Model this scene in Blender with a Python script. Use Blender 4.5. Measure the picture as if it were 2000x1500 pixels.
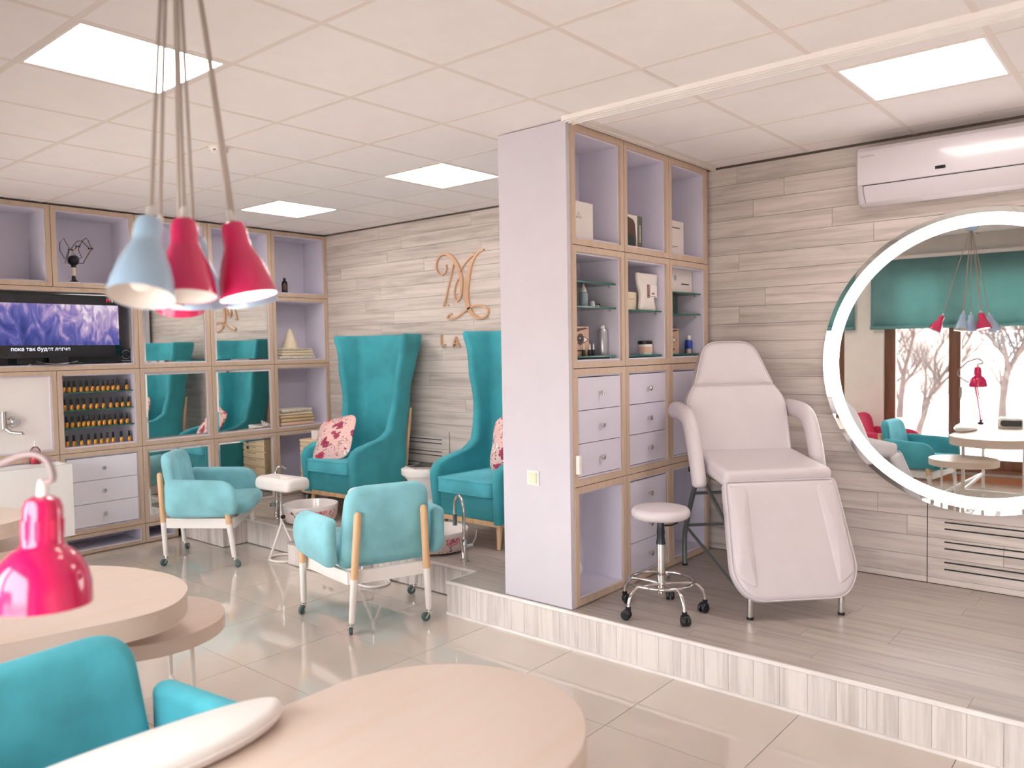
import bpy, bmesh, math, random
from mathutils import Matrix, Vector
random.seed(7)
PI = math.pi
for o in list(bpy.data.objects): bpy.data.objects.remove(o)
SC = bpy.context.scene
COL = SC.collection

# ------------------------------------------------------------------ camera, world, sun, exposure
H = 1.59
YAW, PITCH, ROLL, FPX = math.radians(40.289), math.radians(2.519), math.radians(-0.954), 1554.87
_f = Vector((-math.sin(YAW)*math.cos(PITCH), math.cos(YAW)*math.cos(PITCH), -math.sin(PITCH)))
_r = Vector((math.cos(YAW), math.sin(YAW), 0)); _u = _r.cross(_f)
CR = math.cos(ROLL)*_r + math.sin(ROLL)*_u
CU = -math.sin(ROLL)*_r + math.cos(ROLL)*_u
cam = bpy.data.cameras.new('camera'); camo = bpy.data.objects.new('camera', cam); COL.objects.link(camo)
camo.matrix_world = Matrix(((CR.x, CU.x, -_f.x, 0), (CR.y, CU.y, -_f.y, 0), (CR.z, CU.z, -_f.z, H), (0, 0, 0, 1)))
cam.sensor_width = 36; cam.lens = FPX/2000*36; cam.clip_start = 0.05; cam.clip_end = 300
cam.dof.use_dof = True; cam.dof.focus_distance = 4.6; cam.dof.aperture_fstop = 2.4
SC.camera = camo

W = bpy.data.worlds.new('sky'); SC.world = W; W.use_nodes = True
bg = W.node_tree.nodes['Background']; bg.inputs[0].default_value = (1.0, 0.985, 1.0, 1); bg.inputs[1].default_value = 10.0
sun = bpy.data.lights.new('sun', 'SUN'); sun.energy = 9.0; sun.angle = math.radians(2); sun.color = (1, .95, .9)
suno = bpy.data.objects.new('sun', sun); COL.objects.link(suno)
suno.rotation_euler = Vector((-.22, .5, -.84)).to_track_quat('-Z', 'Y').to_euler()
SC.view_settings.view_transform = 'Standard'; SC.view_settings.look = 'None'
SC.view_settings.gamma = 1.0; SC.view_settings.use_curve_mapping = False
SC.view_settings.exposure = 0.28
PANEL_E = 12.0

CEIL = 2.775; PLAT = .2; YB = 5.01; XA = -6.70

def ray(x, y):
    return CR*((x-1000)/FPX) - CU*((y-750)/FPX) + _f
def at_y(x, y, Y):
    d = ray(x, y); t = Y/d.y; return Vector((d.x*t, Y, H+d.z*t))
def at_x(x, y, X):
    d = ray(x, y); t = X/d.x; return Vector((X, d.y*t, H+d.z*t))
def at_d(x, y, D):
    d = ray(x, y); return Vector((0, 0, H)) + d*D
def at_z(x, y, z):
    d = ray(x, y); t = (z-H)/d.z; return Vector((d.x*t, d.y*t, z))

# ------------------------------------------------------------------ materials
def lin(c):
    if isinstance(c, str): c = [int(c[i:i+2], 16) for i in (1, 3, 5)]
    return tuple(((v/255)/12.92 if v/255 <= .04045 else ((v/255+.055)/1.055)**2.4) for v in c)+(1.0,)
MATS = {}
def nmat(name):
    m = bpy.data.materials.new(name); m.use_nodes = True; MATS[name] = m
    nt = m.node_tree; return m, nt, nt.nodes['Principled BSDF']
def mat(name, col, rough=.5, metal=0, var=.06, scale=6, coat=0, sheen=0, bump=0, bscale=60, spec=.5):
    m, nt, b = nmat(name); N = nt.nodes; L = nt.links
    c = lin(col)
    b.inputs['Roughness'].default_value = rough; b.inputs['Metallic'].default_value = metal
    b.inputs['Coat Weight'].default_value = coat; b.inputs['Specular IOR Level'].default_value = spec
    if sheen:
        b.inputs['Sheen Weight'].default_value = sheen; b.inputs['Sheen Roughness'].default_value = .4
        b.inputs['Sheen Tint'].default_value = (min(1, c[0]*1.6+.15), min(1, c[1]*1.3+.1), min(1, c[2]*1.3+.1), 1)
    tc = N.new('ShaderNodeTexCoord'); nz = N.new('ShaderNodeTexNoise'); nz.inputs['Scale'].default_value = scale; nz.inputs['Detail'].default_value = 3
    L.new(tc.outputs['Object'], nz.inputs['Vector'])
    rp = N.new('ShaderNodeValToRGB'); rp.color_ramp.elements[0].position = .35; rp.color_ramp.elements[1].position = .65
    rp.color_ramp.elements[0].color = tuple(v*(1-var) for v in c[:3])+(1,); rp.color_ramp.elements[1].color = tuple(min(1, v*(1+var)) for v in c[:3])+(1,)
    L.new(nz.outputs['Fac'], rp.inputs['Fac']); L.new(rp.outputs['Color'], b.inputs['Base Color'])
    if bump:
        n2 = N.new('ShaderNodeTexNoise'); n2.inputs['Scale'].default_value = bscale; n2.inputs['Detail'].default_value = 4
        L.new(tc.outputs['Object'], n2.inputs['Vector'])
        bp = N.new('ShaderNodeBump'); bp.inputs['Strength'].default_value = bump; bp.inputs['Distance'].default_value = .01
        L.new(n2.outputs['Fac'], bp.inputs['Height']); L.new(bp.outputs['Normal'], b.inputs['Normal'])
    return m
def wood(name, col, dark, axis=0, rough=.5, rnd=.10, grain=.5, s_long=1.2, s_cross=26, knots=True, coat=0):
    """grain runs along the object's own local axis; each object takes its own piece of the pattern"""
    m, nt, b = nmat(name); N = nt.nodes; L = nt.links
    b.inputs['Roughness'].default_value = rough; b.inputs['Coat Weight'].default_value = coat
    tc = N.new('ShaderNodeTexCoord'); oi = N.new('ShaderNodeObjectInfo')
    off = N.new('ShaderNodeVectorMath'); off.operation = 'SCALE'; off.inputs[0].default_value = (37.1, 53.7, 91.3)
    L.new(oi.outputs['Random'], off.inputs['Scale'])
    add = N.new('ShaderNodeVectorMath'); add.operation = 'ADD'; L.new(tc.outputs['Object'], add.inputs[0]); L.new(off.outputs['Vector'], add.inputs[1])
    mp = N.new('ShaderNodeMapping'); sc = [s_cross]*3; sc[axis] = s_long; mp.inputs['Scale'].default_value = sc
    L.new(add.outputs['Vector'], mp.inputs['Vector'])
    nz = N.new('ShaderNodeTexNoise'); nz.inputs['Scale'].default_value = 1; nz.inputs['Detail'].default_value = 6; nz.inputs['Roughness'].default_value = .65; nz.inputs['Distortion'].default_value = .6
    L.new(mp.outputs['Vector'], nz.inputs['Vector'])
    rp = N.new('ShaderNodeValToRGB'); e = rp.color_ramp.elements
    e[0].position = .30; e[0].color = lin(dark); e[1].position = .56; e[1].color = lin(col)
    L.new(nz.outputs['Fac'], rp.inputs['Fac'])
    # broad patches and knots
    mp2 = N.new('ShaderNodeMapping'); s2 = [9]*3; s2[axis] = 2.2; mp2.inputs['Scale'].default_value = s2; L.new(add.outputs['Vector'], mp2.inputs['Vector'])
    n2 = N.new('ShaderNodeTexNoise'); n2.inputs['Scale'].default_value = 1; n2.inputs['Detail'].default_value = 3; L.new(mp2.outputs['Vector'], n2.inputs['Vector'])
    r2 = N.new('ShaderNodeValToRGB'); r2.color_ramp.elements[0].position = .27; r2.color_ramp.elements[0].color = (.55, .52, .5, 1); r2.color_ramp.elements[1].position = .42; r2.color_ramp.elements[1].color = (1, 1, 1, 1)
    L.new(n2.outputs['Fac'], r2.inputs['Fac'])
    mx = N.new('ShaderNodeMix'); mx.data_type = 'RGBA'; mx.blend_type = 'MULTIPLY'; mx.inputs['Factor'].default_value = grain if knots else 0
    L.new(rp.outputs['Color'], mx.inputs[6]); L.new(r2.outputs['Color'], mx.inputs[7])
    hs = N.new('ShaderNodeHueSaturation'); mr = N.new('ShaderNodeMapRange'); mr.inputs['To Min'].default_value = 1-rnd; mr.inputs['To Max'].default_value = 1+rnd*.6
    L.new(oi.outputs['Random'], mr.inputs['Value']); L.new(mr.outputs['Result'], hs.inputs['Value']); L.new(mx.outputs[2], hs.inputs['Color'])
    L.new(hs.outputs['Color'], b.inputs['Base Color'])
    return m
def emit(name, col, e):
    m, nt, b = nmat(name); b.inputs['Base Color'].default_value = lin(col); b.inputs['Emission Color'].default_value = lin(col); b.inputs['Emission Strength'].default_value = e; return m
def glassy(name, tint, mixv=.12, rough=.02):
    m = bpy.data.materials.new(name); m.use_nodes = True; nt = m.node_tree; N = nt.nodes; L = nt.links
    for n in list(N):
        if n.type == 'BSDF_PRINCIPLED': N.remove(n)
    t = N.new('ShaderNodeBsdfTransparent'); t.inputs[0].default_value = lin(tint)
    g = N.new('ShaderNodeBsdfGlossy'); g.inputs['Roughness'].default_value = rough
    fr = N.new('ShaderNodeFresnel'); fr.inputs[0].default_value = 1.35
    mx = N.new('ShaderNodeMixShader'); L.new(fr.outputs[0], mx.inputs[0]); L.new(t.outputs[0], mx.inputs[1]); L.new(g.outputs[0], mx.inputs[2])
    L.new(mx.outputs[0], N['Material Output'].inputs[0]); MATS[name] = m; return m
def floral(name, scale=7.0, base='#e9bdb7', flat=False):
    m, nt, b = nmat(name); N = nt.nodes; L = nt.links; b.inputs['Roughness'].default_value = .75 if not flat else .25
    tc = N.new('ShaderNodeTexCoord')
    prev = None
    def layer(sc, thr, cols, seed, dist=.12, under=None):
        mp = N.new('ShaderNodeMapping'); mp.inputs['Location'].default_value = (seed, seed*1.7, seed*.6); L.new(tc.outputs['Object'], mp.inputs['Vector'])
        nz = N.new('ShaderNodeTexNoise'); nz.inputs['Scale'].default_value = sc*1.8; L.new(mp.outputs['Vector'], nz.inputs['Vector'])
        ad = N.new('ShaderNodeMix'); ad.data_type = 'RGBA'; ad.inputs['Factor'].default_value = dist; L.new(mp.outputs['Vector'], ad.inputs[6]); L.new(nz.outputs['Color'], ad.inputs[7])
        vo = N.new('ShaderNodeTexVoronoi'); vo.inputs['Scale'].default_value = sc; L.new(ad.outputs[2], vo.inputs['Vector'])
        sp = N.new('ShaderNodeSeparateColor'); L.new(vo.outputs['Color'], sp.inputs[0])
        rp = N.new('ShaderNodeValToRGB'); rp.color_ramp.interpolation = 'CONSTANT'
        e = rp.color_ramp.elements
        e[0].position = 0; e[0].color = lin(cols[0]); e[1].position = 1/len(cols); e[1].color = lin(cols[1])
        for i, c in enumerate(cols[2:]):
            q = e.new((i+2)/len(cols)); q.color = lin(c)
        L.new(sp.outputs[0], rp.inputs['Fac'])
        # petals: rings inside each cell
        rg = N.new('ShaderNodeMath'); rg.operation = 'MULTIPLY'; rg.inputs[1].default_value = 26; L.new(vo.outputs['Distance'], rg.inputs[0])
        sn = N.new('ShaderNodeMath'); sn.operation = 'SINE'; L.new(rg.outputs[0], sn.inputs[0])
        mr = N.new('ShaderNodeMapRange'); mr.inputs['From Min'].default_value = -1; mr.inputs['To Min'].default_value = .55; mr.inputs['To Max'].default_value = 1.25; L.new(sn.outputs[0], mr.inputs['Value'])
        hs = N.new('ShaderNodeHueSaturation'); L.new(rp.outputs['Color'], hs.inputs['Color']); L.new(mr.outputs[0], hs.inputs['Value'])
        lt = N.new('ShaderNodeMath'); lt.operation = 'LESS_THAN'; lt.inputs[1].default_value = thr; L.new(vo.outputs['Distance'], lt.inputs[0])
        mx = N.new('ShaderNodeMix'); mx.data_type = 'RGBA'; L.new(lt.outputs[0], mx.inputs['Factor'])
        if under is None: mx.inputs[6].default_value = lin(base)
        else: L.new(under, mx.inputs[6])
        L.new(hs.outputs['Color'], mx.inputs[7]); return mx.outputs[2]
    a = layer(scale*1.7, .30, ['#4a5a4c', '#3c4238', '#e9bdb7', '#8a4a55'], 3.1, .2)
    c = layer(scale, .42, ['#c8385c', '#e9bdb7', '#e79aa6', '#a83a58', '#f0d8d2'], 8.4, .1, a)
    L.new(c, b.inputs['Base Color']); return m

wall_wood = wood('whitewashed_wall_wood', '#dacdc6', '#b7aaa2', 0, .55, .08, .4)
floor_wood = wood('platform_floor_wood', '#b7aaa2', '#958981', 0, .32, .08, .4)
riser_wood = wood('riser_wood', '#e4dad5', '#c2b6b0', 2, .5, .05, .25)
ply = wood('plywood_edge', '#cfb6a2', '#c4a890', 2, .5, .04, .1, knots=False)
table_wood = wood('pale_table_wood', '#d8c3b5', '#d5bdac', 1, .42, .02, .1, s_cross=14, knots=False)
leg_wood = wood('beech', '#e8bd93', '#cf9f74', 2, .45, .03, .1, knots=False)
brown_wood = wood('window_brown_wood', '#8a5a44', '#6c4232', 2, .4, .03, .1, knots=False)
cart_wood = wood('cart_wood', '#e8cba9', '#d8b791', 0, .45, .02, .1, knots=False)
lilac = mat('lilac_board', '#ddd7e6', .5, var=.015)
lilac_w = mat('lilac_white_board', '#cfc8d0', .5, var=.012)
lilac_l = mat('lilac_board_brightened', '#ece6f0', .45, var=.01)  # brightness painted into the shelf-wall drawers to offset light falloff there
white_pad = mat('white_pad_leather', '#efe6e2', .4, var=.01)
backing = mat('dark_backing', '#6f625a', .8)
tile_c = mat('ceiling_tile', '#f8f0ef', .85, var=.012, bump=.05, bscale=300)
grid_c = mat('ceiling_grid', '#ece0d9', .6, var=.01)
black_gap = mat('black_gap', '#2c2828', .8)
tile_f = mat('floor_tile', '#d0c2b7', .055, var=.035, scale=2.2, coat=.3)
grout = mat('grout', '#b9a795', .7)
plaster = mat('peach_plaster', '#f8eee6', .8, var=.02)
teal_m = mat('teal_velvet_mid', '#4ca8b6', .8, var=.16, scale=4.5, sheen=.5, bump=.12, bscale=220)  # shade painted into the foreground armchair's velvet; wing chair cushions share this tone
teal = mat('teal_velvet', '#88c6d0', .8, var=.16, scale=4.5, sheen=.7, bump=.12, bscale=220)
teal_d = mat('teal_velvet_deep', '#3b9ba6', .8, var=.14, scale=4, sheen=.6, bump=.12, bscale=220)
pinkv = mat('raspberry_velvet', '#d8345e', .75, var=.15, scale=5, sheen=.5, bump=.1, bscale=220)
teal_cloth = mat('blind_cloth', '#86b4b4', .8, var=.06, scale=5)
_nt = teal_cloth.node_tree; _tr = _nt.nodes.new('ShaderNodeBsdfTranslucent'); _tr.inputs[0].default_value = lin('#98c4c2')
_mx = _nt.nodes.new('ShaderNodeMixShader'); _mx.inputs[0].default_value = .35
_nt.links.new(_nt.nodes['Principled BSDF'].outputs[0], _mx.inputs[1]); _nt.links.new(_tr.outputs[0], _mx.inputs[2]); _nt.links.new(_mx.outputs[0], _nt.nodes['Material Output'].inputs[0])
leather = mat('white_leatherette', '#d3c8ca', .42, var=.015, scale=9, bump=.03, bscale=400)
white_p = mat('white_paint', '#f2eae6', .35, var=.01)
white_g = mat('white_gloss', '#f4efec', .12, var=.01, coat=.4)
ac_white = mat('ac_white', '#cec5c9', .22, var=.01, coat=.3)
chrome = mat('chrome', '#d8d4d2', .12, 1, var=.01)
steel = mat('grey_steel', '#9a9896', .3, .8, var=.02)
gun = mat('grey_tube', '#7c8484', .3, .7, var=.02)
black_p = mat('black_plastic', '#15171c', .3, var=.1)
black_g = mat('black_gloss', '#07090d', .08, var=.05, coat=.5)
rubber = mat('grey_rubber', '#4e6464', .6)
magenta = mat('magenta_enamel', '#df1760', .16, var=.02, coat=.6)
red_e = mat('crimson_enamel', '#f0326f', .2, var=.02, coat=.5)
blue_e = mat('sky_blue_enamel', '#bcd8f5', .25, var=.02, coat=.4)
shade_in = mat('shade_white_inside', '#efe6e0', .5)
cord_m = mat('grey_cord', '#b7a79e', .7)
cord_d = mat('mauve_cable', '#8f7c7c', .5)
mirror_m = mat('mirror_glass', '#eef2f0', .01, 1, var=0)
glass_m = glassy('window_glass', '#fbfdfc')
gshelf = glassy('glass_shelf', '#bfe0d6')
gedge = mat('glass_edge_green', '#1f6a60', .15, var=.05)
panel_m = emit('led_panel', '#fffaf6', PANEL_E)
ring_m = emit('led_ring', '#fffdfb', 6.0)
bulb_m = emit('lit_bulb', '#fff4e6', 14)
gold = mat('gold_glass', '#d8973f', .25, .5, var=.1)
cream = mat('cream_cloth', '#efe0c4', .9, var=.03, bump=.2, bscale=150)
tan_c = mat('tan_cloth', '#d8bd98', .9, var=.04, bump=.2, bscale=150)
pinkc = mat('peach_cloth', '#e6c2a8', .9, var=.04, bump=.2, bscale=150)
lace_c = mat('lace_cloth', '#d9d0c0', .9, var=.2, scale=60)
brownbox = mat('brown_card', '#6f5a4c', .7)
whitecard = mat('white_card', '#ece2dd', .6, var=.01)
rosegold = mat('rose_gold_acrylic', '#dcb391', .3, .25, var=.03)
rosedark = mat('rose_gold_edge', '#8f6a52', .4, .2)
floral_c = floral('floral_cloth', 10.0)
floral_b = floral('floral_ceramic', 8.5, '#efdcd6', True)
ceramic = mat('white_ceramic', '#efe4e0', .15, coat=.5)
alu = mat('white_aluminium_trim', '#eee6e2', .3, .2)
terra = mat('terracotta_board', '#c8835f', .5)
skin_p = mat('printed_skin_tone', '#c9a58e', .5, var=.08)
brow_p = mat('printed_brown', '#5a4038', .5)
eyew_p = mat('printed_white', '#efe6e2', .5)
ink = mat('printed_ink', '#30282a', .5)
inkred = mat('printed_maroon', '#8a4a50', .5)
darkgreen = mat('dark_green_print', '#1d3a36', .45)
khaki = mat('khaki_print', '#5f6256', .5)
bluel = mat('blue_lotion', '#1d3fa8', .15, var=.05, coat=.5)
greyb = mat('grey_blue_bottle', '#9aa6b2', .35)
silver = mat('silver_can', '#b9b9be', .3, .6)
rosewater = mat('rose_liquid', '#e8566a', .2, coat=.5)
clearp = glassy('clear_plastic', '#f4e8ea')
grass_m = mat('lawn', '#ccc4bd', .9, var=.2, scale=.6)
road_m = mat('pinkish_road', '#b39a9a', .9)
bark = mat('bark', '#4a3c3a', .9, var=.2)
house_w = mat('pale_house', '#8a807c', .9)

# ------------------------------------------------------------------ mesh helpers
def rrect(w, h, r, seg=6, cx=0, cy=0):
    return rpoly([(cx-w/2, cy-h/2), (cx+w/2, cy-h/2), (cx+w/2, cy+h/2), (cx-w/2, cy+h/2)], r, seg)
def rpoly(P, r, seg=6):
    n = len(P); R = r if isinstance(r, (list, tuple)) else [r]*n; out = []
    for i in range(n):
        p = Vector(P[i]); a = Vector(P[i-1]); b = Vector(P[(i+1) % n]); d1 = (a-p); d2 = (b-p)
        t = min(R[i], d1.length*.499, d2.length*.499)
        if t < 1e-5: out.append((p.x, p.y)); continue
        s = p+d1.normalized()*t; e = p+d2.normalized()*t
        for k in range(seg+1):
            u = k/seg; w = .62      # blend of bezier and corner: close to an arc
            q = s*(1-u)**2+p*2*u*(1-u)+e*u*u
            out.append((q.x, q.y))
    return out
def ell(rx, ry, n=40, cx=0, cy=0):
    return [(cx+rx*math.cos(2*PI*k/n), cy+ry*math.sin(2*PI*k/n)) for k in range(n)]
def smooth_closed(P, sub=6):
    n = len(P); out = []
    for i in range(n):
        p0, p1, p2, p3 = [Vector(P[(i+k-1) % n]) for k in range(4)]
        for k in range(sub):
            t = k/sub
            q = .5*((2*p1)+(-p0+p2)*t+(2*p0-5*p1+4*p2-p3)*t*t+(-p0+3*p1-3*p2+p3)*t**3); out.append(tuple(q))
    return out
def smooth_open(P, sub=6):
    out = []; n = len(P)
    for i in range(n-1):
        p0 = Vector(P[max(i-1, 0)]); p1 = Vector(P[i]); p2 = Vector(P[i+1]); p3 = Vector(P[min(i+2, n-1)])
        for k in range(sub):
            t = k/sub; out.append(.5*((2*p1)+(-p0+p2)*t+(2*p0-5*p1+4*p2-p3)*t*t+(-p0+3*p1-3*p2+p3)*t**3))
    out.append(Vector(P[-1])); return out

class MB:
    def __init__(s): s.v = []; s.f = []
    def add(s, V, F, xf=None):
        b = len(s.v)
        for p in V:
            if xf is None: q = p
            elif isinstance(xf, Matrix): q = xf @ Vector(p)
            else: q = xf(*p)
            s.v.append(tuple(q))
        s.f += [tuple(b+i for i in f) for f in F]; return s
    def box(s, x0, x1, y0, y1, z0, z1, xf=None):
        V = [(x0, y0, z0), (x1, y0, z0), (x1, y1, z0), (x0, y1, z0), (x0, y0, z1), (x1, y0, z1), (x1, y1, z1), (x0, y1, z1)]
        return s.add(V, [(3, 2, 1, 0), (4, 5, 6, 7), (0, 1, 5, 4), (1, 2, 6, 5), (2, 3, 7, 6), (3, 0, 4, 7)], xf)
    def prism(s, P, z0, z1, xf=None):
        n = len(P); V = [(x, y, z0) for x, y in P]+[(x, y, z1) for x, y in P]
        return s.add(V, [tuple(range(n-1, -1, -1)), tuple(range(n, 2*n))]+[(i, (i+1) % n, n+(i+1) % n, n+i) for i in range(n)], xf)
    def cushion(s, P, h, r, bulge=0., bulge2=None, xf=None, nr=4, caps=(.88, .7, .5, .3, .12)):
        """soft slab: outline P (ccw), half thickness h along z, edge radius r, centre bulges by bulge"""
        if bulge2 is None: bulge2 = bulge
        n = len(P); Pv = [Vector(p) for p in P]; nor = []
        for i in range(n):
            t = (Pv[(i+1) % n]-Pv[i-1]); t = t.normalized() if t.length > 1e-9 else Vector((1, 0)); nor.append(Vector((-t.y, t.x)))
        c = sum(Pv, Vector((0, 0)))/n
        rings = []
        for k in range(nr, -1, -1):           # lower half, from flat bottom out to the side
            a = k/nr*PI/2; rings.append([(*(Pv[i]+nor[i]*r*(1-math.cos(a))), -(h-r)-r*math.sin(a)) for i in range(n)])
        for k in range(0, nr+1):
            a = k/nr*PI/2; rings.append([(*(Pv[i]+nor[i]*r*(1-math.cos(a))), (h-r)+r*math.sin(a)) for i in range(n)])
        Q = [Vector(q[:2]) for q in rings[-1]]
        top = [[(*(c+(q-c)*sc), h+bulge*(1-sc**2)) for q in Q] for sc in caps]
        bot = [[(*(c+(q-c)*sc), -h-bulge2*(1-sc**2)) for q in Q] for sc in caps]
        allr = bot[::-1]+rings+top
        V = [p for rg in allr for p in rg]; F = []
        for k in range(len(allr)-1):
            for i in range(n):
                j = (i+1) % n; F.append((k*n+i, k*n+j, (k+1)*n+j, (k+1)*n+i))
        V.append((c.x, c.y, -h-bulge2)); V.append((c.x, c.y, h+bulge)); m = (len(allr)-1)*n
        for i in range(n):
            j = (i+1) % n; F.append((j, i, len(V)-2)); F.append((m+i, m+j, len(V)-1))
        return s.add(V, F, xf)
    def tube(s, path, r, seg=10, closed=False, xf=None, flat=None):
        P = [Vector(p) for p in path]; n = len(P); R = r if isinstance(r, (list, tuple)) else [r]*n
        V = []; F = []; up = None
        for i in range(n):
            a = P[i-1] if (closed or i > 0) else P[i]; b = P[(i+1) % n] if (closed or i < n-1) else P[i]
            t = (b-a).normalized()
            if up is None:
                up = Vector((0, 0, 1)) if abs(t.z) < .9 else Vector((0, 1, 0))
                if flat is not None: up = Vector(flat[2])
            u = (up-t*up.dot(t)).normalized(); w = t.cross(u); up = u
            for k in range(seg):
                an = 2*PI*k/seg; ca, sa = math.cos(an), math.sin(an)
                if flat is not None: V.append(P[i]+u*ca*flat[0]*R[i]+w*sa*flat[1]*R[i])
                else: V.append(P[i]+u*ca*R[i]+w*sa*R[i])
        for i in range(n if closed else n-1):
            for k in range(seg):
                a = i*seg+k; b = i*seg+(k+1) % seg; c = ((i+1) % n)*seg+(k+1) % seg; d = ((i+1) % n)*seg+k; F.append((a, b, c, d))
        if not closed:
            F.append(tuple(range(seg-1, -1, -1))); F.append(tuple((n-1)*seg+k for k in range(seg)))
        return s.add([tuple(v) for v in V], F, xf)
    def lathe(s, prof, seg=28, c=(0, 0, 0), xf=None, close=False, caps=(True, True)):
        V = []; F = []; n = len(prof)
        for r, z in prof:
            for k in range(seg): a = 2*PI*k/seg; V.append((c[0]+r*math.cos(a), c[1]+r*math.sin(a), c[2]+z))
        for i in range(n-1):
            for k in range(seg): F.append((i*seg+k, i*seg+(k+1) % seg, (i+1)*seg+(k+1) % seg, (i+1)*seg+k))
        if prof[0][0] > 1e-4 and not close and caps[0]: F.append(tuple(range(seg-1, -1, -1)))
        if prof[-1][0] > 1e-4 and not close and caps[1]: F.append(tuple((n-1)*seg+k for k in range(seg)))
        if close:
            for k in range(seg): F.append(((n-1)*seg+k, (n-1)*seg+(k+1) % seg, (k+1) % seg, k))
        return s.add(V, F, xf)
    def cyl(s, c, r, z0, z1, seg=20, xf=None): return s.lathe([(r, z0), (r, z1)], seg, (c[0], c[1], 0), xf)
    def build(s, name, m, parent=None, smooth=True, ang=38, loc=None):
        me = bpy.data.meshes.new(name); me.from_pydata(s.v, [], s.f); me.update()
        bm = bmesh.new(); bm.from_mesh(me); bmesh.ops.remove_doubles(bm, verts=bm.verts, dist=1e-6); bmesh.ops.recalc_face_normals(bm, faces=bm.faces); bm.to_mesh(me); bm.free()
        if smooth:
            me.shade_smooth(); me.set_sharp_from_angle(angle=math.radians(ang))
        if m is not None: me.materials.append(m)
        o = bpy.data.objects.new(name, me); COL.objects.link(o)
        if parent is not None: o.parent = parent
        if loc is not None: o.location = loc
        return o
def tag(o, label=None, cat=None, group=None, kind=None):
    if label: o['label'] = label
    if cat: o['category'] = cat
    if group: o['group'] = group
    if kind: o['kind'] = kind
    return o
def thing(name, label, cat, loc=(0, 0, 0), rz=0, group=None):
    o = bpy.data.objects.new(name, None); COL.objects.link(o); o.location = loc; o.rotation_euler = (0, 0, rz); o.empty_display_size = .1
    return tag(o, label, cat, group)
def struct(name, mb, m, **k): return tag(mb.build(name, m, **k), kind='structure')
def copy_tree(o, parent=None):
    c = o.copy(); COL.objects.link(c); c.parent = parent
    for ch in list(o.children): copy_tree(ch, c)
    return c
def text(name, body, size, mt, parent, M, extrude=.0008, align='LEFT'):
    cu = bpy.data.curves.new(name, 'FONT'); cu.body = body; cu.size = size; cu.extrude = extrude; cu.align_x = align
    o = bpy.data.objects.new(name, cu); COL.objects.link(o)
    dg = bpy.context.evaluated_depsgraph_get(); me = bpy.data.meshes.new_from_object(o.evaluated_get(dg))
    bpy.data.objects.remove(o); me.name = name; me.materials.clear(); me.materials.append(mt)
    o = bpy.data.objects.new(name, me); COL.objects.link(o); o.matrix_local = M
    if parent is not None: o.parent = parent
    return o
def basis(x, y, z, loc=(0, 0, 0)):
    x, y, z = Vector(x), Vector(y), Vector(z)
    return Matrix(((x.x, y.x, z.x, loc[0]), (x.y, y.y, z.y, loc[1]), (x.z, y.z, z.z, loc[2]), (0, 0, 0, 1)))
# local (a,b,c): a to the viewer's right, b up, c out of the surface
def face_px(loc): return basis((0, 1, 0), (0, 0, 1), (1, 0, 0), loc)      # surface facing +X
def face_my(loc): return basis((1, 0, 0), (0, 0, 1), (0, -1, 0), loc)     # surface facing -Y
_cache = {}
def shared_box(name, dx, dy, dz, m, parent, loc, cham=0.0):
    """box centred on its own origin; alike pieces share one mesh"""
    key = (name, round(dx, 3), round(dy, 3), round(dz, 3), m.name)
    if key not in _cache:
        mb = MB().box(-dx/2, dx/2, -dy/2, dy/2, -dz/2, dz/2)
        me = bpy.data.meshes.new(name); me.from_pydata(mb.v, [], mb.f); me.materials.append(m); _cache[key] = me
    o = bpy.data.objects.new(name, _cache[key]); COL.objects.link(o); o.location = loc; o.parent = parent; return o

# ------------------------------------------------------------------ shell
XL, XR, YN = -7.08, 1.6, -.75
fl = struct('floor', MB().box(XL, XR, YN, YB+.1, -.12, -.012), grout, smooth=False)
tx0, ty0 = -1.245-.6*10, 2.745-.6*6
for i in range(15):
    for j in range(8):
        x, y = tx0+.6*i, ty0+.6*j
        if x+.6 < XL or x > XR or y > 3.4 or y+.6 < YN+.2: continue
        shared_box('floor_tile', .597, .597, .012, tile_f, fl, (x+.3, y+.3, -.006))
ce = struct('ceiling', MB().box(XL, XR, YN, YB+.1, CEIL+.03, CEIL+.15), black_gap, smooth=False)
lights = [(-3.6, 1.2), (-4.2, 3.6), (-6.0, 3.6), (-1.2, 3.6)]
for i in range(15):
    for j in range(10):
        x, y = -7.2+.6*i, -.6+.6*j
        if x < XL-.2 or x > XR-.3 or y+.1 > YB: continue
        x0, x1, y0, y1 = max(x, XL)+.012, min(x+.6, XR)-.012, y+.012, min(y+.6, YB-.004)-.012
        if any(abs(x-a) < .01 and abs(y-b) < .01 for a, b in lights): continue
        if y < -.5: continue
        shared_box('ceiling_tile', x1-x0, y1-y0, .016, tile_c, ce, ((x0+x1)/2, (y0+y1)/2, CEIL+.008))
mb = MB()
for i in range(16): mb.box(-7.2+.6*i-.012, -7.2+.6*i+.012, -.6, YB-.012, CEIL-.001, CEIL+.03)
mb.build('ceiling_grid_bars', grid_c, ce, smooth=False)
mb = MB()
for j in range(10): mb.box(XL, XR, -.6+.6*j-.012, -.6+.6*j+.012, CEIL-.0015, CEIL+.03)
mb.build('ceiling_grid_bars', grid_c, ce, smooth=False)
wher = ['near pendant lamp', 'behind lilac partition', 'nearest the shelf wall', 'above massage chair by air conditioner']
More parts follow.
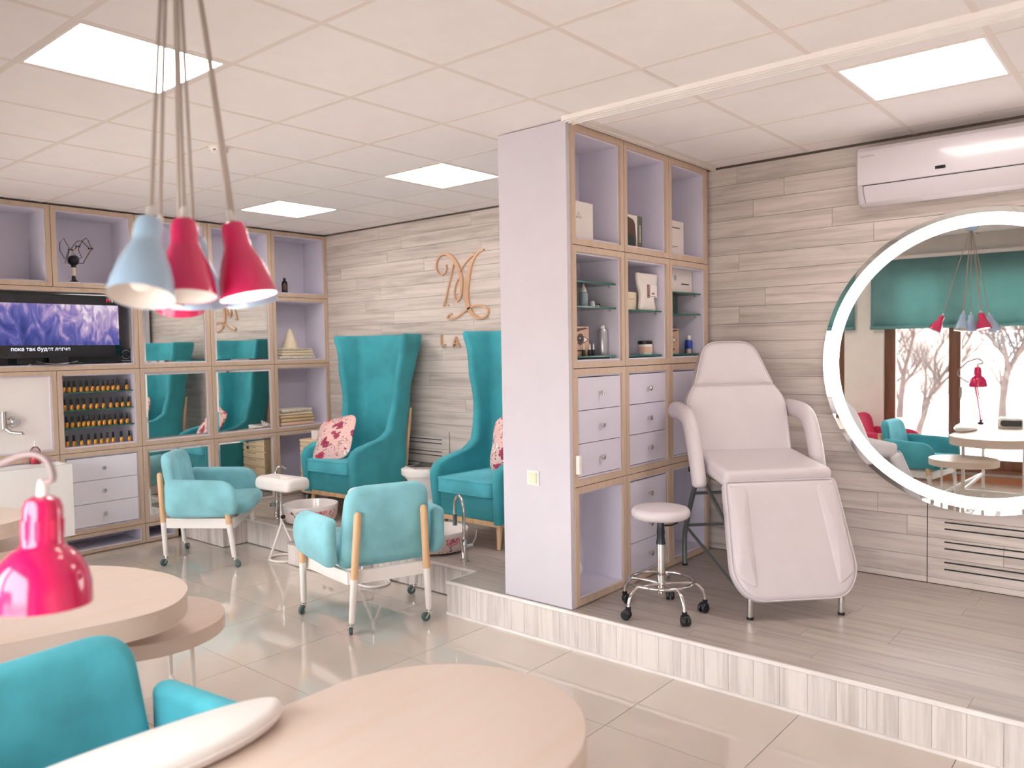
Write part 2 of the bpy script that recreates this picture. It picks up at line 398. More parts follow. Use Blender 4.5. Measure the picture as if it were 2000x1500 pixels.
for (a, b), w_ in zip(lights, wher):
    t = thing('ceiling_light', 'square white LED ceiling panel '+w_, 'ceiling light', (a+.3, b+.3, CEIL), 0, 'LED panels in the ceiling grid')
    MB().box(-.275, .275, -.275, .275, .001, .02).build('diffuser', panel_m, t, smooth=False)
    m_ = MB(); 
    for q in ((-.288, .288, -.288, -.275), (-.288, .288, .275, .288), (-.288, -.275, -.275, .275), (.275, .288, -.275, .275)): m_.box(q[0], q[1], q[2], q[3], -.002, .02)
    m_.build('frame', white_p, t, smooth=False)

# back wall with planks
wb = struct('wall_back', MB().box(XL, XR, YB+.012, YB+.2, 0, CEIL+.1), backing, smooth=False)
RH = .1148; rows = int((CEIL-PLAT)/RH)+1
for r in range(rows):
    z1 = CEIL-.012-r*RH; z0 = z1-RH+.0022
    if z1 < PLAT+.02: break
    z0 = max(z0, PLAT+.004)
    x = -6.72-random.uniform(0, 1.1)
    while x < XR:
        L_ = 1.2; x0, x1 = max(x, -6.70), min(x+L_, XR); x += L_
        if x1-x0 < .05: continue
        if x0 > .2: continue
        dy = random.uniform(0, .0012)
        shared_box('plank', x1-x0-.0018, .012, z1-z0, wall_wood, wb, ((x0+x1)/2, YB+.006+dy, (z0+z1)/2))
for side, xs, zs in (('left', (-5.68, -5.085), (.785, .75, .675, .64, .565, .53, .455, .42)), ('right', (-1.036, -.2), (.563, .525, .45, .412, .333, .293))):
    t = thing('wall_vent', 'slotted heating grille cut in plank wall '+('behind the teal wing chairs' if side == 'left' else 'under the round lit mirror'), 'vent', ((xs[0]+xs[1])/2, YB-.001, zs[-1]))
    for z in zs: shared_box('slot', xs[1]-xs[0], .004, .0075, black_gap, t, (0, .001, z-zs[-1]))
for xx, z0, z1 in ((-4.985, .2, .86), (-1.125, .2, .70)):
    MB().box(xx-.002, xx+.002, YB-.0015, YB+.004, z0, z1).build('panel_joint', black_gap, wb, smooth=False)

# left wall behind the cabinets, right wall, near window wall
struct('wall_left', MB().box(XL-.15, XL, YN, YB+.2, 0, CEIL+.1), plaster, smooth=False)
struct('wall_right', MB().box(XR, XR+.15, YN-.3, YB+.2, 0, CEIL+.1), plaster, smooth=False)
WM = Matrix.Translation((-2.4, -.2, 0)) @ Matrix.Rotation(-math.atan(.077), 4, 'Z')
wins = [(-4.2, -2.75), (-2.72, -.80), (-.36, 1.75), (2.15, 3.7)]
wf = MB(); u0, u1 = -4.75, 4.1
edges = [u0]+[e for w_ in wins for e in w_]+[u1]
for k in range(0, len(edges), 2): wf.box(edges[k], edges[k+1], -.26, 0, 0, CEIL+.1, WM)
for a, b in wins:
    wf.box(a, b, -.26, 0, 0, .13, WM); wf.box(a, b, -.26, 0, 2.42, CEIL+.1, WM)
struct('wall_front', wf, plaster, smooth=False)
tb = MB(); tb.box(u0, u1, 0, .025, 0, .075, WM); struct('baseboard_front', tb, terra, smooth=False)
for n, (a, b) in enumerate(wins):
    w_ = tag(MB().box(a+.05, b-.05, -.115, -.105, .2, 2.38, WM).build('window_%d' % (n+1), glass_m, smooth=False), kind='structure')
    fr = MB(); mid = [a+.0, b-.12]+([a+.68] if b-a > 1.6 else [])
    for c in mid: fr.box(c, c+.12, -.15, -.07, .13, 2.42, WM)
    fr.box(a, b, -.15, -.07, .13, .25, WM); fr.box(a, b, -.15, -.07, 2.34, 2.42, WM)
    fr.build('window_frame', brown_wood, w_, smooth=False)
    MB().box(a, b, -.2, .06, .115, .14, WM).build('window_sill', brown_wood, w_, smooth=False)
    hb = MB(); hb.box(a+.79, a+.82, -.07, -.045, .95, 1.07, WM); hb.tube([WM @ Vector((a+.805, -.03, 1.02)), WM @ Vector((a+.805, -.03, .93))], .008); hb.build('window_handle', steel, w_)
    bl = thing('roman_blind', 'teal roman blind '+['over the leftmost window', 'on the window beside the shelf corner', 'half lowered behind the red desk lamp', 'over the window nearest the round mirror side'][n], 'blind', WM @ Vector(((a+b)/2, .07, 1.75)), -math.atan(.077), 'teal window blinds')
    wd = (b-a)/2+.13; P = []
    N_ = 60
    pts = [(-wd+2*wd*k/N_, .006*math.sin(k*1.7)+.004*math.sin(k*.61)-.05*((k/N_-.5)**2)) for k in range(N_+1)]
    m_ = MB(); V = []; F = []
    for zi, z in enumerate((0.03, .3, .6, .83)):
        for (x, y) in pts: V.append((x, y-.004*zi, z))
    for zi in range(3):
        for k in range(N_): F.append((zi*(N_+1)+k, zi*(N_+1)+k+1, (zi+1)*(N_+1)+k+1, (zi+1)*(N_+1)+k))
    m_.add(V, F); o = m_.build('cloth', teal_cloth, bl)
    so = o.modifiers.new('solid', 'SOLIDIFY'); so.thickness = .006
    MB().tube([(x, y+.005, .02) for x, y in pts], .022, 10).build('hem_roll', teal_cloth, bl)
    MB().box(-wd, wd, -.03, .0, .81, .85).build('head_rail', white_p, bl, smooth=False)
    pl = bpy.data.lights.new('portal', 'AREA'); pl.shape = 'RECTANGLE'; pl.size = b-a; pl.size_y = 1.6; pl.cycles.is_portal = True
    po = bpy.data.objects.new('portal', pl); COL.objects.link(po)
    po.matrix_world = WM @ Matrix.Translation(((a+b)/2, -.3, .98)) @ Matrix.Rotation(PI/2, 4, 'X') @ Matrix.Rotation(PI, 4, 'X') @ Matrix.Rotation(0, 4, 'Z')
    po.matrix_world = WM @ basis((1, 0, 0), (0, 0, -1), (0, -1, 0), ((a+b)/2, -.3, .98))

# platform
PF = [(-7.05, 3.385), (-6.0, 3.385), (-6.0, 3.605), (-3.38, 3.605), (-3.38, 3.35), (.35, 3.35), (.35, YB), (-7.05, YB)]
pm = MB().prism([(x, y) for x, y in [(-7.05, 3.40), (-6.015, 3.40), (-6.015, 3.62), (-3.365, 3.62), (-3.365, 3.365), (.35, 3.365), (.35, YB), (-7.05, YB)]], 0, PLAT-.014)
plat = tag(pm.build('floor_platform', backing, smooth=False), kind='structure')
FR = .128; y = 3.352; r = 0
while y < YB:
    y1 = min(y+FR, YB)
    x = -7.0-random.uniform(0, 1.1)
    while x < .35:
        x0, x1 = x, min(x+1.2, .35); x += 1.2
        yl = y
        segs = []
        # cut to the stepped footprint
        x0 = max(x0, -6.68)
        for (a, b, ylim) in ((-6.70, -6.0, 3.385), (-6.0, -3.38, 3.605), (-3.38, .35, 3.352)):
            s0, s1 = max(x0, a), min(x1, b)
            yy0 = max(y, ylim)
            if s1-s0 > .03 and y1-yy0 > .015: segs.append((s0, s1, yy0))
        for s0, s1, yy0 in segs:
            shared_box('plank', s1-s0-.0012, y1-yy0-.0012, .014, floor_wood, plat, ((s0+s1)/2, (yy0+y1)/2, PLAT-.007))
    y += FR
def riser(p, q, z1, par, gap=.122):
    d = Vector(q)-Vector(p); n = max(1, round(d.length/gap)); s = d.length/n; u = d.normalized()
    for k in range(n):
        c = Vector(p)+u*(s*(k+.5))
        o = shared_box('riser_board', s-.0015, .014, z1-.012, riser_wood, par, (c.x, c.y, (z1-.012)/2+.006)); o.rotation_euler.z = math.atan2(u.y, u.x)
riser((-6.7, 3.393), (-6.0, 3.393), PLAT-.012, plat); riser((-6.008, 3.393), (-6.008, 3.612), PLAT-.012, plat); riser((-6.0, 3.612), (-3.38, 3.612), PLAT-.012, plat)
riser((-3.373, 3.612), (-3.373, 3.35), PLAT-.012, plat); riser((-3.38, 3.358), (.35, 3.358), PLAT-.012, plat)
def edge_trim(path, z, par):
    for p, q in zip(path[:-1], path[1:]):
        d = Vector(q)-Vector(p); c = (Vector(p)+Vector(q))/2
        o = shared_box('edge_trim', d.length+.006, .012, .016, alu, par, (c.x, c.y, z-.006)); o.rotation_euler.z = math.atan2(d.y, d.x)
edge_trim([(-6.68, 3.386), (-6.003, 3.386), (-6.003, 3.606), (-3.377, 3.606), (-3.377, 3.35), (.35, 3.35)], PLAT, plat)
MB().box(-3.38, .35, 3.338, 3.352, 0, .014).build('floor_strip', alu, plat, smooth=False)
st = thing('step_block', 'low step clad in pale boards with a double socket', 'step', (-4.755, 3.51, 0))
MB().box(-.36, .36, -.08, .09, 0, .155).build('core', backing, st, smooth=False)
riser((-.375, -.087), (.375, -.087), .16, st); riser((.368, -.08), (.368, .09), .16, st); riser((-.368, .09), (-.368, -.08), .16, st)
shared_box('step_top', .75, .19, .014, floor_wood, st, (0, -.0, .164))
for dx in (.07, .15):
    mo = MB().box(-.037, .037, -.006, 0, -.037, .037).build('socket', white_p, st, smooth=False, loc=(dx, -.094, .09))
    MB().lathe([(.022, 0), (.022, .004), (.018, .001)], 20, (0, 0, 0), basis((1, 0, 0), (0, 0, 1), (0, -1, 0), (0, -.005, 0))).build('socket_hole', cream, mo)

# ------------------------------------------------------------------ cabinet cells
def cell(name, label, y0, y1, z0, z1, xf, depth, kind='open', group=None, shelves=(), facew=.034):
    """one cabinet unit open towards +X, front at x=xf. kinds: open, mirror, drawers, door, panel"""
    t = thing(name, label, 'cabinet', (xf-depth/2, (y0+y1)/2, z0), 0, group)
    w, h, hd = (y1-y0)/2-.002, z1-z0-.004, depth/2
    f = facew; b = MB()
    fy = f*.75
    V = MB()
    q_ = f+.010; b.box(-hd, hd-.004, -w, -w+q_, 0, h); b.box(-hd, hd-.004, w-q_, w, 0, h)
    b.box(-hd, hd-.004, -w+q_, w-q_, 0, q_); b.box(-hd, hd-.004, -w+q_, w-q_, h-q_, h); b.box(-hd, -hd+.012, -w+q_, w-q_, q_, h-q_)
    b.build('carcass', lilac, t, smooth=False)
    fr = MB()   # mitred ply frame
    for (a0, a1) in (((-w, 0), (w, 0)), ((w, 0), (w, h)), ((w, h), (-w, h)), ((-w, h), (-w, 0))):
        c = (0, h/2)
        def inn(p): return (p[0]+(f if p[0] < 0 else -f), p[1]+(f if p[1] < h/2 else -f))
        q = [a0, a1, inn(a1), inn(a0)]
        fr.add([(hd-.004, y, z) for y, z in q]+[(hd+.010, y, z) for y, z in q], [(0, 1, 2, 3), (4, 5, 6, 7), (0, 1, 5, 4), (1, 2, 6, 5), (2, 3, 7, 6), (3, 0, 4, 7)])
    fr.build('frame', ply, t, smooth=False)
    iw, z_lo, z_hi = w-f-.013, f+.013, h-f-.013
    if kind == 'mirror':
        MB().box(hd-.02, hd-.003, -iw-.004, iw+.004, z_lo-.004, z_hi+.004).build('backing_board', lilac_w, t, smooth=False)
        m_ = MB(); e = .012
        V = [(hd-.003, -iw, z_lo), (hd-.003, iw, z_lo), (hd-.003, iw, z_hi), (hd-.003, -iw, z_hi)]
        V2 = [(hd+.002, y+(e if y < 0 else -e), z+(e if z < h/2 else -e)) for _, y, z in V]
        m_.add(V+V2, [(4, 5, 6, 7), (0, 1, 5, 4), (1, 2, 6, 5), (2, 3, 7, 6), (3, 0, 4, 7)]); m_.build('mirror', mirror_m, t, smooth=False)
    if kind in ('drawers', 'door'):
        n = 3 if kind == 'drawers' else 1; dh = (z_hi-z_lo)/n
        for k in range(n):
            d = MB().box(-.008, .008, -iw, iw, .002, dh-.002).build('drawer' if n > 1 else 'door', lilac_l if xf < -5 else lilac, t, smooth=False, loc=(hd-.006, 0, z_lo+k*dh))
            MB().lathe([(.008, 0), (.007, .012), (.015, .016), (.015, .026), (.004, .028)], 14, (0, 0, 0), basis((0, 1, 0), (0, 0, 1), (1, 0, 0), (.008, 0, dh/2))).build('knob', chrome, d)
    if kind == 'panel':
        MB().box(hd-.05, hd-.03, -iw-.006, iw+.006, z_lo-.006, z_hi+.006).build('back_panel', white_p, t, smooth=False)
    for z in shelves:
        s = MB().box(-hd+.012, hd-.02, -w+q_+.001, w-q_-.001, -.004, .004).build('glass_shelf', gshelf, t, smooth=False, loc=(0, 0, z-z0))
        MB().box(hd-.0205, hd-.0195, -w+q_+.001, w-q_-.001, -.004, .004).build('glass_edge', gedge, s, smooth=False)
        for sy in (-1, 1): MB().cyl((0, 0), .006, -.014, 0, 10).build('shelf_pin', steel, s, loc=(hd-.06, sy*(w-q_-.008), -.004))
    return t
AY = [1.782, 2.428, 3.073, 3.719, 4.364, 5.008]
AZ = [.007, .171, .827, 1.482, 2.132, 2.762]
D1 = .34
GA = 'cabinet units of the shelf wall'
r2z = [at_x(123, 680+264/3, XA).z, at_x(123, 680+370/3, XA).z, at_x(123, 680+474/3, XA).z]
r2z = [r2z[0]-.004, r2z[1]-.004, r2z[2]-.004]
cell('cabinet_unit', 'empty open shelf box above the television, at the left edge', AY[0], AY[1], AZ[4], AZ[5], XA, D1, group=GA)
cell('cabinet_unit', 'open shelf box holding the black wire lamp sculpture', AY[1], AY[2], AZ[4], AZ[5], XA, D1, group=GA)
cell('cabinet_unit', 'open top shelf box hidden behind the blue pendant shade', AY[2], AY[3], AZ[4], AZ[5], XA, D1, group=GA)
cell('cabinet_unit', 'open top shelf box behind the right pink pendant shade', AY[3], AY[4], AZ[4], AZ[5], XA, D1, group=GA)
cell('cabinet_unit', 'open top corner shelf box with one dark bottle', AY[4], AY[5], AZ[4], AZ[5], XA, D1, group=GA)
cell('cabinet_unit', 'wide shelf niche holding the black television', AY[0], AY[2], AZ[3], AZ[4], XA, D1, group=GA)
cell('cabinet_unit', 'mirrored cabinet square right of the television, under pendant lamp', AY[2], AY[3], AZ[3], AZ[4], XA, D1, 'mirror', GA)
cell('cabinet_unit', 'mirrored cabinet square reflecting the gold monogram', AY[3], AY[4], AZ[3], AZ[4], XA, D1, 'mirror', GA)
cell('cabinet_unit', 'open shelf box with white cone on folded linen', AY[4], AY[5], AZ[3], AZ[4], XA, D1, group=GA)
cell('cabinet_unit', 'white panelled niche with the wall tap', AY[0], AY[1], AZ[2], AZ[3], XA, D1, 'panel', GA)
cell('cabinet_unit', 'shelf box with glass shelves of nail polish', AY[1], AY[2], AZ[2], AZ[3], XA, D1, 'open', GA, r2z)
cell('cabinet_unit', 'mirrored cabinet square beside the nail polish shelves', AY[2], AY[3], AZ[2], AZ[3], XA, D1, 'mirror', GA)
cell('cabinet_unit', 'mirrored cabinet square reflecting the floral cushion', AY[3], AY[4], AZ[2], AZ[3], XA, D1, 'mirror', GA)
cell('cabinet_unit', 'open shelf box with folded cream and tan towels', AY[4], AY[5], AZ[2], AZ[3], XA, D1, group=GA)
cell('cabinet_unit', 'lilac three drawer unit under the nail polish', AY[1], AY[2], AZ[1], AZ[2], XA, D1, 'drawers', GA)
cell('cabinet_unit', 'low mirrored cabinet square behind the left rolling chair', AY[2], AY[3], AZ[1], AZ[2], XA, D1, 'mirror', GA)
cell('cabinet_unit', 'low mirrored cabinet square reflecting the drawer cart', AY[3], AY[4], AZ[1], AZ[2], XA, D1, 'mirror', GA)
cell('cabinet_unit', 'open low shelf box behind the drawer cart', AY[4], AY[5], AZ[1]+.03, AZ[2], XA, D1, group=GA)
cell('cabinet_unit', 'plain lilac unit under the white wash basin', AY[0], AY[1], AZ[1], AZ[2], XA, D1, 'panel', GA)
cell('cabinet_unit', 'shallow toe niche below the lilac drawers', AY[1], AY[2], AZ[0], AZ[1], XA, D1, group=GA, facew=.025)
cell('cabinet_unit', 'shallow toe niche under the mirrored squares', AY[2], 3.36, AZ[0], AZ[1], XA, D1, group=GA, facew=.025)
cell('cabinet_unit', 'shallow toe niche under the wash basin', AY[0], AY[1], AZ[0], AZ[1], XA, D1, group=GA, facew=.025)

XP = -2.47; DP = .28
TY = [3.405, 3.915, 4.432, 4.952]; TZ = [.205, .85, 1.482, 2.135, 2.765]
GT = 'cabinet units of the partition tower'
cell('tower_unit', 'open top tower box with a large white carton', TY[0], TY[1], TZ[3], TZ[4], XP, DP, group=GT)
cell('tower_unit', 'open top tower box with the printed portrait carton', TY[1], TY[2], TZ[3], TZ[4], XP, DP, group=GT)
cell('tower_unit', 'open top tower box by the plank wall, slim white carton', TY[2], TY[3], TZ[3], TZ[4], XP, DP, group=GT)
ga = (1.947, 1.812, 1.541); gb = (1.806, 1.537); gc = (1.934, 1.796, 1.537)
cell('tower_unit', 'tower box with three glass shelves of bottles, nearest', TY[0], TY[1], TZ[2], TZ[3], XP, DP, 'open', GT, ga)
cell('tower_unit', 'tower box with the white pouch on glass shelf', TY[1], TY[2], TZ[2], TZ[3], XP, DP, 'open', GT, gb)
cell('tower_unit', 'tower box by plank wall with blue lotion on glass', TY[2], TY[3], TZ[2], TZ[3], XP, DP, 'open', GT, gc)
cell('tower_unit', 'lilac three drawer tower unit above the open niche', TY[0], TY[1], TZ[1], TZ[2], XP, DP, 'drawers', GT)
cell('tower_unit', 'upper lilac three drawer tower unit, middle column', TY[1], TY[2], TZ[1], TZ[2], XP, DP, 'drawers', GT)
cell('tower_unit', 'plain lilac door tower unit behind the massage chair', TY[2], TY[3], TZ[1], TZ[2], XP, DP, 'door', GT)
cell('tower_unit', 'open bottom tower niche with white faceted vase', TY[0], TY[1], TZ[0], TZ[1], XP, DP, group=GT)
cell('tower_unit', 'lower lilac three drawer tower unit behind the round stool', TY[1], TY[2], TZ[0], TZ[1], XP, DP, 'drawers', GT)
cell('tower_unit', 'open bottom tower niche behind the massage chair', TY[2], TY[3], TZ[0], TZ[1], XP, DP, group=GT)
pw = thing('partition_panel', 'tall lilac white partition panel at the end of the shelf tower', 'partition', (-2.70, 3.387, PLAT))
MB().box(-.232, .232, -.015, .015, .002, CEIL-PLAT-.006).build('end_panel', lilac_w, pw, smooth=False)
MB().box(-.232, -.214, .015, 1.57, .002, CEIL-PLAT-.006).build('rear_panel', lilac_w, pw, smooth=False)
MB().box(.222, .236, .0152, .0235, .002, CEIL-PLAT-.012).build('edge_strip', ply, pw, smooth=False)
sw = thing('light_switch', 'white square light switch on lilac partition', 'switch', (-2.714, 3.372, .885))
MB().box(-.04, .04, -.008, 0, -.04, .04).build('plate', white_p, sw, smooth=False); MB().box(-.026, .026, -.014, -.008, -.03, .03).build('rocker', cream, sw, smooth=False)
pk = thing('socket_box', 'slim white box fixed on the tower corner edge', 'switch box', (-2.445, 3.42, .94))
MB().cushion(rrect(.026, .10, .006), .012, .003, xf=face_px((0, 0, .03))).build('body', white_p, pk); MB().box(.012, .0135, -.004, .004, .02, .04).build('button', cream, pk, smooth=False)
rail = thing('curtain_rail', 'white three track curtain rail along the ceiling', 'curtain rail', (-1.06, 3.375, CEIL-.02))
MB().box(-1.40, 1.4, -.05, .05, .006, .02).build('profile', white_p, rail, smooth=False)
for k in range(4): MB().box(-1.40, 1.4, -.05+.031*k, -.043+.031*k, -.004, .006).build('track_lip', white_p, rail, smooth=False)
rail2 = thing('ceiling_trim', 'thin pale trim between tower top and ceiling', 'trim', (-2.44, 4.2, CEIL-.016))
MB().box(-.01, .02, -.8, .8, 0, .014).build('profile', grid_c, rail2, smooth=False)
MB().box(-.02, -.0105, -.8, .8, .002, .014).build('shadow_gap', black_gap, rail2, smooth=False)
sd = thing('smoke_detector', 'small white smoke detector on the ceiling', 'smoke detector', (-4.25, 2.45, CEIL-.04))
MB().lathe([(.03, 0), (.045, .008), (.05, .02), (.05, .032)], 24).build('housing', white_p, sd); MB().lathe([(.055, .032), (.055, .04)], 24).build('base', white_p, sd)
for k in range(6): MB().box(.044, .0485, -.008, .008, .012, .018, Matrix.Rotation(k*PI/3, 4, 'Z')).build('slot', black_gap, sd, smooth=False)


# ------------------------------------------------------------------ rolling velvet armchair
def armchair(label, loc, rz, fab, casters=True, name='armchair'):
    t = thing(name, label, 'armchair', loc, rz, 'velvet tub armchairs')
    s = 0 if casters else -.07
    # backrest: slab in (y, up), leaning back
    lean = math.radians(9)
    P = rpoly([(-.275, 0), (.275, 0), (.245, .46), (-.245, .46)], [.07, .07, .11, .11], 7)
    def bx(y, u, w):
        c = .10*((y/.28)**2)*.35
        return (-.215-u*math.sin(lean)+w+c, y, .385+s+u*math.cos(lean))
    MB().cushion(P, .042, .04, .012, .004, bx, nr=5).build('backrest', fab, t)
    for sg in (1, -1):
        Pa = rpoly([(-.27, 0), (.27, .0), (.25, .27), (-.27, .29)], [.08, .11, .16, .05], 8)
        def ax(x, u, w, sg=sg):
            return (x+.03, sg*(.318+.045*((x+.27)/.54)+w+.10*(u-.14)*.35+.015*math.sin((u)/.28*PI)), .375+s+u)
        MB().cushion(Pa, .042, .04, .012, .006, ax, nr=5).build('armrest', fab, t)
    Ps = rpoly([(-.22, -.27), (.36, -.295), (.36, .295), (-.22, .27)], [.05, .13, .13, .05], 8)
    MB().cushion(Ps, .058, .05, .022, .004, lambda x, y, w: (x, y, .415+s+w+(.018*(x/.36) if x > 0 else 0)), nr=5).build('seat', fab, t)
    # white seat frame
    fm = MB(); zz0, zz1 = .285+s, .358+s
    for a, b in (((-.255, -.235), (.245, -.335)), ((-.255, .235), (.245, .335))):
        d = Vector(b)-Vector(a); ang = math.atan2(d.y, d.x); M_ = Matrix.Translation(((a[0]+b[0])/2, (a[1]+b[1])/2, 0)) @ Matrix.Rotation(ang, 4, 'Z')
        fm.box(-d.length/2, d.length/2, -.012, .012, zz0, zz1, M_)
    fm.box(-.267, -.243, -.235, .235, zz0, zz1); fm.box(.233, .257, -.335, .335, zz0, zz1)
    fm.build('seat_frame', white_p, t, smooth=False)
    for sg in (1, -1):
        for (top, bot) in (((-.315, sg*.195, .70+s), (-.272, sg*.238, 0)), ((.20, sg*.378, .545+s), (.262, sg*.362, 0))):
            top = Vector(top); bot = Vector(bot)
            zb = .075 if casters else 0.0
            def pt(z): k = (z-bot.z)/(top.z-bot.z); return bot+(top-bot)*k
            zm = .325+s
            zs = [zb, zm]; r0 = .017
            lg = MB().tube([pt(zb), pt(zb+.01), pt(zm)], [.0165, .0175, .021], 14).build('leg', white_p, t)
            zt = top.z
            MB().tube([pt(zm), pt(zt-.02), pt(zt-.008), pt(zt)], [.021, .0215, .018, .009], 14).build('leg_top', leg_wood, lg)
            if casters:
                c = pt(0); a = random.uniform(0, 6.28)
                cs = MB().lathe([(.011, .05), (.017, .055), (.017, .062), (.012, .064), (.012, .08)], 12, (c.x, c.y, 0))
                R_ = Matrix.Translation((c.x, c.y, 0)) @ Matrix.Rotation(a, 4, 'Z')
                for q in (-1, 1): cs.add([(-.004, q*.014, .057), (.006, q*.014, .057), (.030, q*.014, .022), (.018, q*.014, .022), (-.004, q*.017, .057), (.006, q*.017, .057), (.030, q*.017, .022), (.018, q*.017, .022)], [(0, 1, 2, 3), (7, 6, 5, 4), (0, 1, 5, 4), (1, 2, 6, 5), (2, 3, 7, 6), (3, 0, 4, 7)], R_)
                co = cs.build('caster', chrome, lg)
                wm = R_ @ basis((1, 0, 0), (0, 0, 1), (0, 1, 0), (.022, 0, .0275))
                MB().lathe([(.006, -.010), (.020, -.011), (.026, -.008), (.0275, 0), (.026, .008), (.020, .011), (.006, .010)], 18, (0, 0, 0), wm).build('caster_wheel', rubber, lg)
    return t
def head(fx, fy): return math.atan2(fy, fx)
armchair('teal velvet armchair on casters seen from behind, centre of the floor', (-3.715, 3.07, 0), head(-.48, .18), teal)
armchair('teal velvet armchair on casters beside the lilac drawers', (-5.84, 3.20, 0), head(.38, .40), teal)
armchair('large foreground teal velvet armchair at the near table', (-2.14, .83, 0), head(1, .10), teal_m, False)  # same fabric as the rolling chairs, its colour darkened for missing window light
armchair('raspberry pink velvet armchair seen in the round mirror', (-2.67, .18, 0), head(.98, .12), pinkv, False)

# ------------------------------------------------------------------ high wing chairs on the platform
def wing_chair(label, loc, rz):
    t = thing('wing_chair', label, 'armchair', loc, rz, 'high wing chairs on the platform')
    def lerp(z, T):
        for (a, va), (b, vb) in zip(T[:-1], T[1:]):
            if z <= b:
                k = (z-a)/(b-a); k = k*k*(3-2*k) if True else k; return va+(vb-va)*k
        return T[-1][1]
    Wt = [(.15, .295), (.45, .308), (.72, .30), (1.0, .32), (1.3, .362), (1.55, .41)]
    Dt = [(.15, .60), (.50, .63), (.55, .605), (.585, .54), (.61, .42), (.64, .29), (.70, .22), (1.0, .20), (1.3, .24), (1.55, .28)]
    Bt = [(.15, -.27), (.5, -.285), (1.0, -.345), (1.55, -.43)]
    Tt = [(.15, .075), (.5, .085), (.65, .08), (.9, .065), (1.55, .06)]
    zs = [.18, .22, .3, .38, .45, .5, .54, .555, .57, .585, .6, .615, .63, .65, .67, .7, .75, .8, .9, 1.0, 1.1, 1.2, 1.3, 1.4, 1.48, 1.515, 1.53, 1.538]
    loops = []
    for zi, z in enumerate(zs):
        w, d, b, th = lerp(z, Wt), lerp(z, Dt), lerp(z, Bt), lerp(z, Tt)
        if z > 1.5: th = th*max(.25, math.sqrt(max(0, 1-((z-1.5)/.04)**2)))
        # centre line of the U, from the left tip round the back to the right tip
        r = .11; cl = []
        flare = .035*max(0, (z-.8)/.7)
        n1 = 9
        for k in range(n1): cl.append(Vector((b+d-(d-r)*k/n1, w+flare*(1-k/n1), 0)))
        for k in range(7): a = PI/2+k/6*PI/2; cl.append(Vector((b+r+r*math.cos(a), w-r+r*math.sin(a), 0)))
        for k in range(1, 4): cl.append(Vector((b, (w-r)*(1-k/4*1), 0)))
        half = cl[:]; cl = half+[Vector((b, 0, 0))]+[Vector((p.x, -p.y, 0)) for p in half[::-1]]
        outer = []; inner = []
        n = len(cl)
        for i, p in enumerate(cl):
            tg = (cl[min(i+1, n-1)]-cl[max(i-1, 0)]).normalized(); nr = Vector((tg.y, -tg.x, 0))
            f = 1.0
            outer.append(p-nr*th/2*-1 if False else p+nr*th/2*f); inner.append(p-nr*th/2*f)
        def tip(i, j):
            tg = (cl[i]-cl[j]).normalized(); nr = Vector((tg.y, -tg.x, 0)); return [cl[i]+nr*(th/2)*math.cos(a)+tg*(th/2)*math.sin(a) for a in (PI*.2, PI*.4, PI*.6, PI*.8)]
        e2 = tip(n-1, n-2); e1 = tip(0, 1)
        # order: outer 0..n-1, end tip from outer to inner, inner reversed, start tip from inner to outer
        loop = outer+e2+inner[::-1]+e1
        loops.append([(p.x, p.y, z) for p in loop])
    m_ = len(loops[0]); V = [p for l in loops for p in l]; F = []
    for k in range(len(loops)-1):
        for i in range(m_): F.append((k*m_+i, k*m_+(i+1) % m_, (k+1)*m_+(i+1) % m_, (k+1)*m_+i))
    # caps as quads across the thickness
    n = (m_-8)//2
    for k, fl_ in ((0, 1), (len(loops)-1, 0)):
        o_ = k*m_
        for i in range(n-1):
            q = (o_+i, o_+i+1, o_+(2*n+4-1-(i+1)), o_+(2*n+4-1-i)); F.append(q if fl_ else q[::-1])
        F.append((o_+n-1, o_+n, o_+n+1, o_+n+2, o_+n+3, o_+n+4)); F.append((o_+2*n+3, o_+2*n+4, o_+2*n+5, o_+2*n+6, o_+2*n+7, o_))
    MB().add(V, F).build('shell', teal_d, t, ang=60)
    MB().cushion(rpoly([(-.25, -.29), (.345, -.29), (.345, .29), (-.25, .29)], [.03, .05, .05, .03]), .095, .04, 0, 0, lambda x, y, w: (x, y, .275+w)).build('seat_base', teal_d, t)
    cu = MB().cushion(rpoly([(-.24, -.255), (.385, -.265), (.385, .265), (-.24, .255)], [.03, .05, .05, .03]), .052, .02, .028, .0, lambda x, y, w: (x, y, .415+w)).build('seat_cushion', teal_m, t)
    for z in (.464, .370):
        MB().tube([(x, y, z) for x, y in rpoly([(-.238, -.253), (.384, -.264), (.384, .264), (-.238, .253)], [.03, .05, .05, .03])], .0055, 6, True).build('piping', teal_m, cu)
    rl = MB(); rl.box(-.27, .33, -.305, .305, .155, .19); rl.build('rail', leg_wood, t, smooth=False)
    for sg in (1, -1):
        MB().tube([(.29, sg*.265, .165), (.325, sg*.285, 0)], [.024, .014], 12).build('leg', leg_wood, t)
        MB().tube([(-.25, sg*.215, 0), (-.30, sg*.265, .35), (-.35, sg*.30, .88)], [.016, .022, .012], 10).build('rear_leg', leg_wood, t)
    return t
wl = wing_chair('tall teal velvet wing chair with floral cushion, nearer shelf wall', (-5.585, 4.48, PLAT), head(.05, -1))
wr = wing_chair('tall teal velvet wing chair half hidden by the lilac partition', (-3.90, 4.42, PLAT), head(0, -1))
